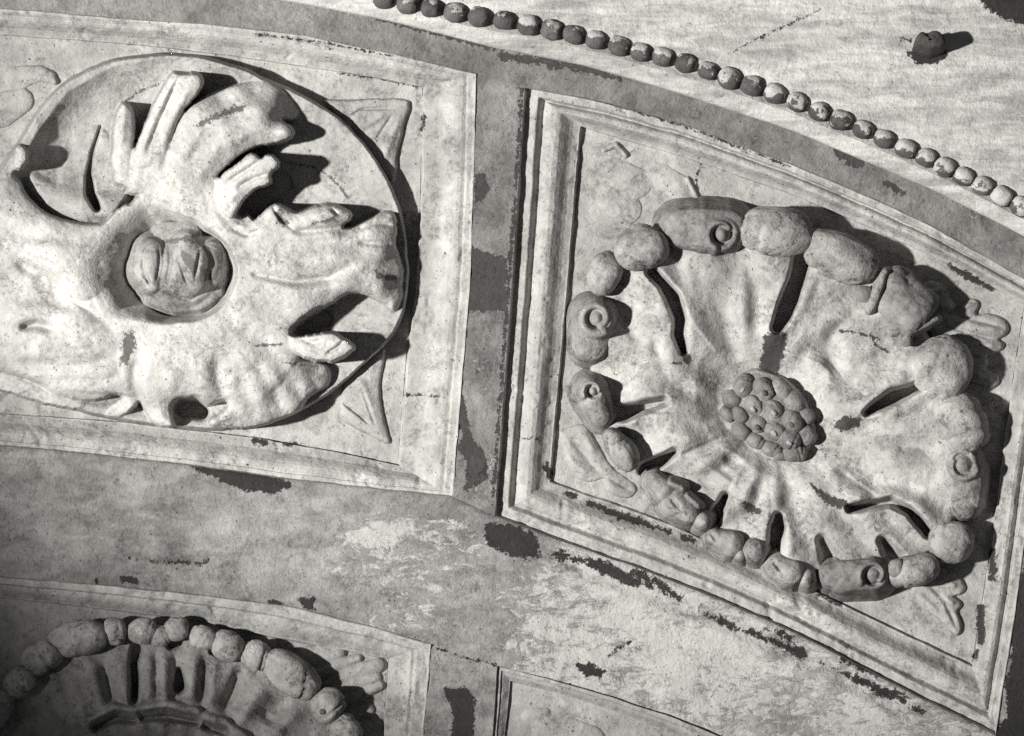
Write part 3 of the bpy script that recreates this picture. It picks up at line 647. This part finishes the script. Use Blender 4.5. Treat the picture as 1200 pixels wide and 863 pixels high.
def volute(name, x, y, R, parent, z, tone, seed, body=(), ang=0, eye=0.45, mat=None, turn=1.1):
    """a leaf tip rolled up: spiral collar round an eye, running on into a body"""
    P = [(x, y)] + [(p[0], p[1]) for p in body]
    xx = [p[0] for p in P]; yy = [p[1] for p in P]; m = R * 1.5 + 28
    S = Sculpt(min(xx) - m, min(yy) - m, max(xx) + m, max(yy) + m, 1.1, -60)
    if body: S.add(1, [(px, py, w, zz) for px, py, w, zz in body], 9, 4, 4)
    S.add(1, [(x, y, R, z - 3)], 4, 4, 3)
    sp = []
    for i in range(26):
        t = i / 25 * 2 * math.pi * turn + math.radians(ang); q = R * (1.0 - 0.42 * i / 25)
        sp.append((x + math.cos(t) * q, y + math.sin(t) * q, R * (0.24 - 0.004 * i), z + 2 - 0.1 * i))
    S.dent([(x, y, R * 0.66)], z - 16, 5, 2)
    S.add(1, sp, 3, 4, 2)
    S.add(2, [(x, y, R * eye, z - 1)], 8, 4, 2)
    S.smooth(1); S.rough(1.3, seed); S.tone = 1 + 0.7 * fbm(S.X, S.Y, 20, seed, 3)
    o = S.build({1: name, 2: 'scroll_eye'}, mat or M_TIP, parent, -38, tone=tone)
    for e_ in o[1:]: under(e_, o[0])
    return o

def ring_rosette(cx, cy, ringpts, box, zmax=36, zin=-2, cutz=-38, seed=0):
    S = Sculpt(*box, 1.3, -60); X, Y = S.X, S.Y
    r = np.hypot(X - cx, Y - cy); th = np.arctan2(Y - cy, X - cx)
    a = np.array([math.atan2(p[1] - cy, p[0] - cx) for p in ringpts]); q = np.array([math.hypot(p[0] - cx, p[1] - cy) for p in ringpts])
    o = np.argsort(a); a, q = a[o], q[o]
    R = np.interp(th, np.r_[a[-1] - 2 * math.pi, a, a[0] + 2 * math.pi], np.r_[q[-1], q, q[0]])
    rho = r / R
    z = np.interp(rho, [0, 0.18, 0.28, 0.40, 0.55, 0.68, 0.84, 0.96, 1.0, 1.04, 1.3], [zin, zin, zin + 10, zmax - 14, zmax - 3, zmax, zmax - 6, zmax - 10, zmax - 16, -80, -90])
    z = z - 13 * np.clip((rho - 0.45) / 0.4, 0, 1) * np.clip(np.cos(th + 0.35), 0, 1)
    z = z - np.interp(rho, [0.6, 0.88, 1.0], [0, 16, 20]) * np.clip(0.55 - 0.6 * np.cos(th + 0.5), 0, 1)
    S.H = np.maximum(S.H, z)
    return S, rho, th

ZOFF = -14.0
KN = [(748, 291), (707, 320), (694, 385), (699, 475), (727, 530), (795, 592), (860, 640), (925, 668), (998, 674), (1070, 664), (1112, 632), (1130, 570), (1126, 497), (1103, 430), (1058, 355), (983, 304), (905, 272), (825, 270)]
ros2 = thing('rosette', 'round rosette of fluted petals ringed with curled knobs around a seed pod', 'rosette', 'ceiling rosettes', (898, 487, -33))
S, rho, th = ring_rosette(898, 487, KN, (650, 225, 1180, 715), 36, -9)
X, Y = S.X, S.Y
# owners: petals bounded by the slots
cuts = np.array(sorted(math.atan2(y - 487, x - 898) for x, y in [(765, 321), (938, 307), (1077, 453), (1088, 625), (903, 654), (837, 611), (764, 547), (735, 483)]))
S.own = (np.searchsorted(cuts, th) % len(cuts)) + 1
G = S.groove
for pts, dep in [
    ([(846, 300, 9), (846, 340, 10), (852, 385, 9), (866, 425, 8)], 8), ([(818, 300, 6), (822, 345, 7), (836, 400, 6)], 4), ([(880, 305, 7), (884, 350, 7), (886, 395, 6)], 4.5),
    ([(767, 395, 5), (772, 425, 6), (790, 450, 6), (815, 462, 5)], 6), ([(735, 350, 6), (765, 385, 8), (780, 420, 8)], 3.5), ([(715, 420, 9), (745, 440, 9), (790, 465, 8)], 4),
    ([(968, 335, 9), (952, 385, 9), (938, 430, 8)], 5), ([(1000, 380, 13), (985, 405, 15), (965, 430, 11)], 15), ([(1050, 405, 9), (1020, 432, 11), (975, 452, 10)], 9),
    ([(1090, 486, 8), (1045, 494, 9), (985, 505, 9)], 9), ([(1100, 525, 10), (1045, 532, 14), (990, 526, 11), (965, 520, 8)], 14), ([(1085, 572, 9), (1030, 570, 11), (975, 548, 9)], 11),
    ([(1050, 620, 10), (1000, 618, 10), (940, 585, 9), (915, 555, 7)], 6), ([(960, 650, 7), (940, 615, 8), (915, 580, 7)], 5), ([(850, 560, 8), (865, 535, 9)], 6),
    ([(825, 575, 7), (850, 545, 8)], 5), ([(780, 560, 8), (810, 535, 9), (845, 510, 8)], 5), ([(740, 505, 8), (790, 505, 10), (840, 495, 8)], 5), ([(880, 640, 7), (885, 600, 8), (892, 560, 7)], 4)]:
    G([(p[0], p[1], p[2] * 1.5) for p in pts], dep * 1.5)
off = np.array([0, 3, -3, 2, -2, 3, -1, 2, -3, 2, 0, 1])[S.own % 12]
S.H += np.where(rho > 0.3, off * np.clip((rho - 0.3) / 0.3, 0, 1), 0)
fl = np.clip((rho - 0.3) / 0.25, 0, 1) * np.clip((1.02 - rho) / 0.15, 0, 1)
S.H += fl * 3.4 * np.sin(th * 17 + 2.6 * np.sin(rho * 4.5) + 5 * fbm(X, Y, 150, 111, 2)) + fl * 3 * fbm(X, Y, 85, 113, 2)
DN = S.dent
H0 = S.H.copy(); O0 = S.own.copy()
for x, y, b_, z_ in [(748, 291, 22, 40), (825, 272, 30, 42), (905, 272, 30, 42), (983, 304, 30, 40), (1050, 352, 26, 32), (1103, 430, 32, 30), (1128, 497, 28, 28), (1128, 565, 26, 26), (1112, 634, 22, 26), (1068, 664, 20, 28), (1000, 668, 24, 30), (930, 664, 18, 30), (700, 390, 20, 30)]:
    q = 0.66
    S.add(int(S.own[min(max(int((y - S.ys[0]) / S.step), 0), S.own.shape[0] - 1), min(max(int((x - S.xs[0]) / S.step), 0), S.own.shape[1] - 1)]),
          [(898 + q * (x - 898), 487 + q * (y - 487), b_ * 0.55, 26), (898 + 0.85 * (x - 898), 487 + 0.85 * (y - 487), b_ * 0.8, (z_ + 24) / 2), (x, y, b_ * 0.95, z_)], 9, 1.1, 14)
S.H = np.where(rho > 0.985, H0, S.H); S.own = O0
for lip in ([(776, 318), (800, 345), (810, 380), (812, 410)], [(752, 332), (775, 355), (784, 380)], [(956, 318), (946, 345), (934, 375)], [(922, 318), (914, 345), (904, 378)], [(1030, 492), (1055, 480), (1082, 470)], [(1015, 470), (1040, 452), (1066, 440)], [(990, 582), (1045, 576), (1080, 594), (1100, 615)], [(924, 654), (926, 620)], [(890, 650), (896, 612)], [(722, 498), (750, 494)], [(720, 468), (760, 464)]):
    S.groove([(x, y, 7) for x, y in lip], -5)
DN([(764, 319, 2.5), (778, 334, 2), (789, 350, 4.0), (797, 374, 3), (795, 392, 2.2), (801, 412, 0)], -34, 13, 2)
DN([(940, 305, 7), (933, 330, 5.5), (926, 350, 7), (918, 370, 6), (911, 384, 3)], -40, 16, 2)
DN([(1016, 484, 0), (1030, 475, 2.6), (1048, 465, 4.6), (1064, 459, 2.5), (1078, 453, 2)], -36, 12, 2)
DN([(996, 597, 0), (1020, 592, 0.8), (1045, 589, 1.6), (1066, 600, 1.4), (1078, 613, 2.6), (1088, 626, 1.6)], -24, 10, 2)
DN([(903, 658, 6), (908, 636, 3.6), (911, 618, 4.5), (912, 606, 1)], -40, 14, 2)
DN([(830, 619, 6), (840, 602, 3.2), (850, 582, 0)], -36, 10, 2)
DN([(756, 552, 6), (770, 543, 3), (790, 531, 0)], -34, 10, 2)
DN([(712, 484, 6), (732, 484, 4.5), (752, 478, 2), (778, 471, 0)], -34, 9, 2)
DN([(963, 634, 0), (971, 655, 5)], -8, 4); DN([(1035, 635, 0), (1048, 656, 6)], -8, 4)
S.smooth(1)
ok = np.clip((S.H + 25) / 15, 0, 1)
S.H += ok * (fbm(X, Y, 45, 121, 4) * 4.0 + fbm(X, Y, 10, 127, 3) * 1.8)
S.smooth(1)
S.tone = 1 + 0.35 * fbm(X, Y, 55, 131)
S.build({i: 'petal' for i in range(0, 12)}, M_PETAL, ros2, -38, tone=0.64, tags=('r2',))
T = 'curled_tip'
volute(T, 846, 274, 19, ros2, 56, 0.36, 21, [(800, 268, 22, 50), (826, 270, 25, 56), (850, 270, 24, 50)], 120, mat=M_DARK, turn=0.55)
egg(T, 750, 291, 31, 27, -25, 32, 30, M_TIP, ros2, 0.56, 1)
egg(T, 708, 321, 25, 20, -55, 22, 24, M_TIP, ros2, 0.53, 2)
egg(T, 907, 271, 45, 28, 6, 28, 28, M_TIP, ros2, 0.52, 3)
egg(T, 984, 302, 46, 29, 20, 26, 29, M_TIP, ros2, 0.53, 4)
egg(T, 1105, 428, 35, 37, 30, 12, 32, M_TIP, ros2, 0.56, 6)
egg(T, 1129, 497, 35, 31, 65, 10, 32, M_TIP, ros2, 0.52, 7)
egg(T, 1115, 634, 26, 25, 0, 12, 26, M_TIP, ros2, 0.56, 8)
tip_a = egg(T, 1070, 669, 32, 19, -14, 22, 24, M_TIP, ros2, 0.56, 9)
under(egg('tip_button', 1050, 667, 10, 12, -10, 38, 9, M_DARK, ros2, 0.35, 10), tip_a)
tip_b = egg(T, 729, 529, 27, 17, 52, 28, 24, M_TIP, ros2, 0.52, 11)
under(egg('tip_button', 718, 512, 12, 11, 40, 32, 20, M_TIP, ros2, 0.56, 12), tip_b)
volute(T, 1128, 545, 18, ros2, 38, 0.42, 31, [(1132, 560, 20, 32), (1132, 582, 19, 28), (1130, 592, 16, 24)], 20, eye=0.7, turn=0.5)
volute(T, 1024, 674, 17, ros2, 46, 0.36, 41, [(974, 674, 13, 34), (990, 675, 18, 42), (1016, 674, 18, 44)], 150, mat=M_DARK, turn=0.7, eye=0.55)
volute(T, 699, 373, 19, ros2, 50, 0.42, 51, [(694, 402, 20, 36), (696, 384, 21, 40)], 60, turn=1.0, eye=0.5)
volute(T, 695, 458, 12, ros2, 46, 0.42, 61, [(698, 470, 15, 42), (704, 486, 13, 36)], 150, turn=0.6, eye=0.5)
# rolled barrel of leaf with turned edges
tip_c = egg(T, 1058, 354, 37, 33, 44, 16, 32, M_DARK, ros2, 0.40, 17, taper=0.10, e=0.5)
S = Sculpt(1000, 295, 1125, 415, 1.1, -60)
S.add(1, [(1019, 364, 4, 40), (1028, 342, 5, 48), (1038, 320, 4, 40)], 2, 5, 2)
S.add(2, [(1046, 390, 3, 34), (1072, 385, 5, 42), (1098, 374, 3, 34)], 2, 5, 2)
S.smooth(1); S.rough(1.0, 8); 
for e_ in S.build({1: 'rolled_edge', 2: 'rolled_edge'}, M_TIP, ros2, 20, tone=0.46): under(e_, tip_c)
under(egg('tip_button', 1013, 345, 10, 9, 0, 34, 9, M_TIP, ros2, 0.42, 13), tip_c); under(egg('tip_button', 1061, 398, 9, 9, 0, 28, 12, M_TIP, ros2, 0.48, 14), tip_c)
# the flattened lower tips
for k, lst in enumerate([
        [(768, 563, 10, 36), (780, 576, 13, 42)], [(792, 590, 16, 44), (806, 600, 13, 42)], [(824, 611, 10, 40)], [(786, 566, 4, 48), (800, 572, 5, 46)], [(806, 582, 4, 46), (818, 592, 5, 42)],
        [(838, 630, 10, 34), (856, 638, 15, 40)], [(884, 646, 13, 42)], [(868, 650, 9, 34)], [(912, 664, 13, 42), (925, 671, 16, 44)], [(944, 678, 11, 36)]]):
    S = Sculpt(min(p[0] for p in lst) - 36, min(p[1] for p in lst) - 36, max(p[0] for p in lst) + 36, max(p[1] for p in lst) + 36, 1.1, -60)
    S.add(1, lst, 9, 5, 4)
    if k in (1, 5, 8): S.groove([(lst[0][0] - 6, lst[0][1] - 6, 2.5), (lst[0][0] + 4, lst[0][1] + 6, 2.5)], 6)
    S.smooth(1); S.rough(1.2, 60 + k); S.build({1: T}, M_TIP, ros2, -38, tone=0.48)
# seed pod
S = Sculpt(828, 415, 975, 556, 1.1, -60); X, Y = S.X, S.Y
pod = [(843, 478), (848, 460), (860, 449), (872, 438), (884, 432), (900, 436), (918, 443), (930, 453), (943, 468), (951, 489), (957, 507), (948, 528), (935, 539), (915, 539), (888, 529), (866, 513), (853, 502)]
sd = sdf_poly(X, Y, resample(pod + pod[:1], 90)[:-1])
S.H = np.where(sd < 0, 4 + 20 * np.sqrt(np.clip(-sd / 45, 0, 1)), 4 - 4 * sd)
S.smooth(1); S.rough(0.8, 3); S.tone = np.where(sd > -4, 1.5, 1.0)
pod_o = S.build({0: 'seed_pod'}, M_POD, ros2, -20, tone=0.36)[0]
for k, (x, y, a, b, an) in enumerate([(871, 453, 14, 12, -60), (857, 468, 12, 10, 40), (895, 457, 15, 12, 55), (916, 456, 14, 11, 50), (883, 476, 13, 11, 50), (867, 486, 12, 10, 40), (853, 485, 10, 8, 40), (930, 472, 14, 12, 55),
                                      (906, 480, 13, 11, 55), (889, 497, 12, 10, 50), (869, 505, 12, 10, 40), (885, 517, 13, 9, 30), (908, 504, 13, 11, 40), (928, 494, 14, 12, 45), (944, 488, 11, 10, 60), (945, 510, 13, 12, 60), (925, 515, 14, 12, 30), (905, 527, 14, 10, 15), (931, 531, 14, 10, 0), (914, 535, 8, 6, 0)]):
    edge = max(0, 1 - abs(float(sdf_poly(np.array([x * 1.0]), np.array([y * 1.0]), pod)[0])) / 25)
    under(egg('seed', x, y, a, b, an, 17 - 8 * edge, 11, M_POD, ros2, 0.33, 200 + k), pod_o)
    if k in (0, 2, 4, 8, 9, 12, 13, 16): under(egg('seed_tip', x - 1 + (k % 3), y + 4, 4, 3, an, 27 - 8 * edge, 3.4, M_POD, ros2, 0.16 if k % 4 else 0.5, 240 + k), pod_o)

# ------------------------------------------------------------------ lower left rosette
ZOFF = -18.0
K3 = [(-40, 960), (-30, 880), (-5, 825), (22, 795), (48, 768), (90, 747), (135, 741), (170, 739), (205, 737), (236, 744), (264, 755), (300, 770), (342, 793), (385, 828), (405, 860), (418, 910), (420, 970), (380, 1080), (190, 1175), (0, 1090)]
ros3 = thing('rosette', 'shadowed knob ringed rosette low at the left, cut off by the lower edge', 'rosette', 'ceiling rosettes', (190, 955, -25))
S, rho, th = ring_rosette(190, 955, K3, (-60, 715, 440, 960), 28, -4)
X, Y = S.X, S.Y
cuts = np.array(sorted(math.atan2(y - 955, x - 190) for x, y in [(-10, 860), (70, 790), (157, 770), (210, 790), (285, 790), (370, 860)]))
S.own = (np.searchsorted(cuts, th) % len(cuts)) + 1
fl = np.clip((rho - 0.3) / 0.2, 0, 1) * np.clip((1.02 - rho) / 0.15, 0, 1)
S.H += fl * 1.8 * np.sin(th * 27 + 3 * fbm(X, Y, 100, 151, 2))
for x0, y0, x1, y1, w_, d_ in [(172, 764, 174, 825, 7, -6), (193, 762, 194, 826, 7, -7), (183, 764, 184, 824, 4, 5), (205, 764, 204, 824, 4, 5), (228, 766, 224, 828, 8, -7), (240, 768, 236, 830, 4, 5), (252, 770, 246, 832, 7, -6), (140, 768, 146, 824, 9, -7), (120, 772, 130, 828, 5, 5), (105, 776, 120, 834, 8, -6), (75, 790, 100, 845, 9, -6), (50, 806, 84, 856, 8, 6), (280, 790, 262, 838, 6, 7), (310, 800, 280, 848, 10, -6), (350, 830, 310, 870, 10, -6)]:
    S.groove([(x0, y0, w_), (x1, y1, w_ * 0.8)], d_)
S.dent([(160, 760, 4), (157, 776, 1.6), (158, 800, 0.6), (157, 822, 0.2)], -12, 6); S.dent([(209, 786, 0), (210, 804, 3.2), (208, 808, 1)], -14, 6); S.dent([(206, 752, 5), (200, 756, 2)], -12, 6); S.dent([(248, 764, 1), (258, 766, 3)], -8, 6)
S.groove([(282, 780, 6), (270, 810, 8), (255, 835, 8)], 8); S.groove([(330, 815, 12), (312, 850, 18)], 12); S.groove([(70, 790, 8), (95, 850, 12)], 8); S.groove([(120, 790, 9), (140, 830, 9)], 5)
S.add(20, [(110, 846, 7, 34), (135, 833, 8, 36), (158, 836, 7, 34)], 3, 4, 3); S.add(21, [(165, 834, 7, 34), (195, 830, 8, 38), (228, 838, 8, 35)], 3, 4, 3); S.add(22, [(240, 842, 7, 34), (262, 850, 8, 34), (285, 868, 8, 32)], 3, 4, 3)
S.dent([(112, 853, 0), (138, 842, 0.8), (158, 845, 0)], 4, 3); S.dent([(166, 842, 0), (196, 840, 0.9), (230, 847, 0)], 4, 3); S.dent([(240, 852, 0), (262, 859, 0.8)], 6, 3)
S.smooth(1); S.H += np.clip((S.H + 25) / 15, 0, 1) * (fbm(X, Y, 40, 153, 4) * 6 + fbm(X, Y, 9, 157, 3) * 1.6)
S.tone = 1 + 0.35 * fbm(X, Y, 45, 159)
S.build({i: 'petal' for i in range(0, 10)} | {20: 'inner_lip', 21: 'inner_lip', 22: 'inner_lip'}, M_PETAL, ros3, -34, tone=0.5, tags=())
for k, (x, y, a, b, an) in enumerate([(-8, 835, 30, 20, -60), (22, 800, 22, 17, -45), (50, 770, 26, 20, -35), (92, 748, 36, 22, -10), (135, 741, 15, 17, 0), (166, 740, 18, 16, 10), (188, 746, 13, 12, 10), (207, 738, 15, 15, 0), (237, 747, 17, 14, 20), (265, 757, 20, 17, 25), (300, 769, 18, 19, 30), (343, 792, 40, 22, 38), (385, 827, 19, 22, 50), (404, 858, 22, 18, 65)]):
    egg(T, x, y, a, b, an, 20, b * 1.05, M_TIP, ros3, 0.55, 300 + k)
egg('tip_button', 136, 753, 6, 4, 0, 36, 5, M_TIP, ros3, 0.6, 330); egg('tip_button', 378, 834, 4, 4, 0, 40, 4, M_DARK, ros3, 0.2, 331)

# ------------------------------------------------------------------ shallow corner leaves on the panels
ZOFF = 0.0
def corner(parent, zb, lobes, box, cut=0.8, tone=0.58, seed=0, grooves=(), names='corner_leaf'):
    S = Sculpt(*box, 1.2, zb - 12)
    for i, lb in enumerate(lobes): S.add(i + 1, [(x, y, w, zb + h * 0.62 + 1.5) for x, y, w, h in lb], 3.5, 2.5, 2)
    for g in grooves: S.groove(g, 3)
    S.smooth(1); S.rough(0.5, seed); S.tone = 1 + 0.2 * fbm(S.X, S.Y, 40, 170 + seed)
    S.build({i + 1: 'leaf_lobe' for i in range(len(lobes))} if len(lobes) > 1 else {1: names}, M_PANEL, parent, zb - 6, tone=tone)
corner(cof2, -33, [[(708, 176, 3, 4), (722, 170, 3, 9), (733, 182, 3, 9)], [(720, 200, 16, 3), (745, 215, 18, 5)], [(770, 205, 16, 4), (800, 222, 14, 7)], [(712, 232, 14, 3), (735, 245, 18, 4)], [(806, 210, 3, 9), (818, 235, 3, 9), (800, 244, 3, 5)]], (690, 160, 840, 270), seed=4)
def sheet(parent, zb, poly, h, box, grooves, seed, name='corner_leaf'):
    S = Sculpt(*box, 1.1, zb - 12)
    sd = sdf_poly(S.X, S.Y, resample(list(poly) + [poly[0]], len(poly) * 4)[:-1]) + fbm(S.X, S.Y, 12, seed, 3) * 2.5
    S.H = np.where(sd < 0, zb + h - 4 * np.exp(sd / 4.0), zb + h - 4 - 5 * sd)
    for g, d_ in grooves: S.groove(g, d_)
    S.smooth(1); S.rough(0.5, seed); S.build({0: name}, M_PANEL, parent, zb - 6, tone=0.56)
sheet(cof2, -33, [(1070, 345), (1085, 330), (1095, 327), (1100, 334), (1108, 332), (1113, 345), (1108, 352), (1118, 351), (1122, 362), (1113, 369), (1126, 365), (1134, 351), (1146, 349), (1149, 362), (1140, 370), (1160, 367), (1178, 373), (1184, 386), (1176, 396), (1163, 398), (1178, 400), (1177, 410), (1160, 415), (1150, 417), (1160, 419), (1160, 428), (1150, 432), (1168, 436), (1173, 447), (1162, 459), (1150, 452), (1120, 440), (1095, 400)],
      9, (1060, 318, 1195, 470), [([(1090, 360, 3), (1130, 372, 3), (1175, 384, 2)], 4), ([(1100, 380, 2), (1165, 398, 2)], 4), ([(1085, 345, 3), (1105, 338, 2)], -4), ([(1100, 362, 5), (1116, 358, 4)], -4), ([(1130, 385, 7), (1172, 386, 6)], -5), ([(1130, 406, 5), (1170, 405, 4)], -4), ([(1120, 420, 3), (1150, 417, 2)], 4), ([(1140, 440, 6), (1164, 448, 4)], -4), ([(1115, 366, 2), (1140, 356, 2)], -4)], 23)
sheet(cof2, -33, [(1080, 662), (1108, 666), (1125, 676), (1133, 690), (1124, 699), (1114, 698), (1124, 702), (1129, 712), (1118, 717), (1125, 722), (1128, 735), (1122, 748), (1112, 735), (1090, 718), (1062, 702)], 9, (1050, 650, 1145, 760), [([(1085, 680, 3), (1108, 705, 3), (1122, 738, 1.5)], 4), ([(1100, 678, 5), (1122, 688, 4)], -4), ([(1100, 700, 4), (1120, 708, 4)], -4), ([(1075, 695, 4), (1100, 720, 4)], -3)], 24)
sheet(cof2, -33, [(655, 505), (685, 494), (700, 520), (715, 548), (735, 560), (750, 572), (738, 586), (718, 580), (704, 571), (712, 557), (700, 563), (688, 567), (668, 556)], 6, (648, 485, 765, 600), [([(670, 515, 4), (690, 540, 4), (705, 558, 3)], 3), ([(680, 505, 5), (698, 530, 5)], -3), ([(712, 560, 2), (740, 575, 3)], 3), ([(664, 535, 6), (690, 558, 4)], -3)], 25)
sheet(cof1, -33, [(380, 118), (484, 116), (474, 145), (465, 180), (463, 222), (437, 182), (402, 145)], 9, (372, 104, 500, 235), [([(408, 138, 1.2), (425, 128, 1.4), (462, 127, 1.2)], 5), ([(440, 165, 1.5), (460, 135, 1.5)], 4), ([(420, 152, 4), (452, 134, 4)], -4), ([(449, 190, 4), (468, 140, 3)], -3)], 7)
sheet(cof1, -33, [(405, 445), (454, 402), (446, 440), (446, 475), (452, 500), (460, 524), (428, 508), (396, 490)], 8, (385, 392, 475, 535), [([(400, 470, 1.5), (425, 490, 1.5), (433, 497, 1)], 6), ([(420, 440, 5), (436, 480, 5)], -3), ([(424, 455, 1.2), (440, 500, 1)], 3)], 8)
corner(cof1, -33, [[(20, 92, 14, 4), (45, 86, 9, 8), (58, 90, 7, 10), (64, 96, 3, 11)], [(0, 130, 20, 5), (25, 118, 14, 8)]], (-25, 70, 80, 160), seed=9)
corner(cof3, -25, [[(360, 770, 12, 6), (385, 768, 12, 8), (396, 766, 8, 11)], [(372, 790, 8, 6), (400, 778, 7, 10), (420, 772, 5, 11)], [(380, 805, 7, 6), (410, 790, 8, 10), (443, 780, 8, 12)], [(385, 812, 7, 6), (415, 800, 8, 9), (440, 795, 7, 9)], [(400, 822, 7, 6), (430, 810, 6, 8), (446, 804, 5, 10)], [(410, 838, 9, 4), (432, 832, 7, 7)], [(412, 856, 8, 4), (430, 850, 6, 8)]], (345, 752, 456, 880), tone=0.5, seed=10)
# faint relief of the worn fourth coffer
corner(cof4, -14, [[(640, 850, 18, 3), (690, 870, 20, 5)], [(620, 840, 10, 3), (640, 835, 6, 5)]], (605, 820, 740, 900), tone=0.5, seed=12)

# ------------------------------------------------------------------ string of beads
bm_t = thing('bead_moulding', 'curved string of dark round beads with painted highlights along the pale fascia', 'moulding', at=(820, 90, 17))
random.seed(4)
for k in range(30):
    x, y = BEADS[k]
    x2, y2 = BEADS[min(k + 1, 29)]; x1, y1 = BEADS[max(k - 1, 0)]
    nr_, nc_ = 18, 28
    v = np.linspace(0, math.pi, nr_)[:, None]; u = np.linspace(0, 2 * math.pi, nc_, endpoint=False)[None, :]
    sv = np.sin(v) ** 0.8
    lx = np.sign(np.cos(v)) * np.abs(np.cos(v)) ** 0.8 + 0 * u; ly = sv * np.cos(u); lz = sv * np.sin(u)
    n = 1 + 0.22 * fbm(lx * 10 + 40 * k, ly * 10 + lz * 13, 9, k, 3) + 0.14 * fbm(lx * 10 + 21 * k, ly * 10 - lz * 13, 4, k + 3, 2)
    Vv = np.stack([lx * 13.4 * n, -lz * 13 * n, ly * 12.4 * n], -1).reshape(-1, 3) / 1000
    # pale highlights painted on the bead crowns, ragged over the dark gilding
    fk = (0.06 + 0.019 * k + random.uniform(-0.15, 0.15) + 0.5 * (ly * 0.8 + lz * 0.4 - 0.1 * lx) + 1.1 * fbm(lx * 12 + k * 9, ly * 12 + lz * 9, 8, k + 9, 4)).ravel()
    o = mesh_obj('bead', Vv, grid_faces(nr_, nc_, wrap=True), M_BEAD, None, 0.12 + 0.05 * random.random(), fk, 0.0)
    c = W(np.array(x * 1.0), np.array(y * 1.0), np.array(16.0))
    s = 0.88 + 0.10 * random.random()
    ang = math.atan2(-(y2 - y1), x2 - x1)
    o.parent = bm_t
    o.matrix_parent_inverse = Matrix.Translation(-bm_t.location)
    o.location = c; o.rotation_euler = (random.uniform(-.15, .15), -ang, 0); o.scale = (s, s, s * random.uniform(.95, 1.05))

# ------------------------------------------------------------------ peg stuck in the fascia
nh, na = 14, 30
h = np.linspace(0, 1, nh)[:, None]; a = np.linspace(0, 2 * math.pi, na, endpoint=False)[None, :]
rr = 16.5 * (1 + 0.10 * np.cos(2 * a) + 0.05 * np.sin(5 * a)) * (1 - 0.06 * h)
top = 1 - 0.20 * np.exp(-((np.cos(a) + 0.25) / 0.25) ** 2) * (np.sin(a) < 0)
X = 1087 + rr * np.cos(a) * 1.05 + 3 * h; Y = 62 + rr * np.sin(a) * 0.72 - 16 * h * top; Z = -12 + 46 * h * top
ring = np.stack([X, Y, Z], -1)
cap = [ring]
for q in (0.75, 0.45, 0.12):
    c = ring[-1].mean(0); e = c + (ring[-1] - c) * q; e[:, 2] += (1 - q) * 3 + 2 * fbm(e[:, 0], e[:, 1], 8, 3, 2); cap.append(e[None])
ring = np.vstack(cap)
ring[..., 0] += fbm(ring[..., 0], ring[..., 2], 9, 5, 3) * 3
pg = mesh_obj('wall_peg', W(ring[..., 0], ring[..., 1], ring[..., 2]).reshape(-1, 3), grid_faces(ring.shape[0], na, wrap=True)[:, ::-1], M_WOOD, None, 0.10)
pg['label'] = 'dark broken wooden peg sticking out of a hole in the pale fascia'; pg['category'] = 'peg'
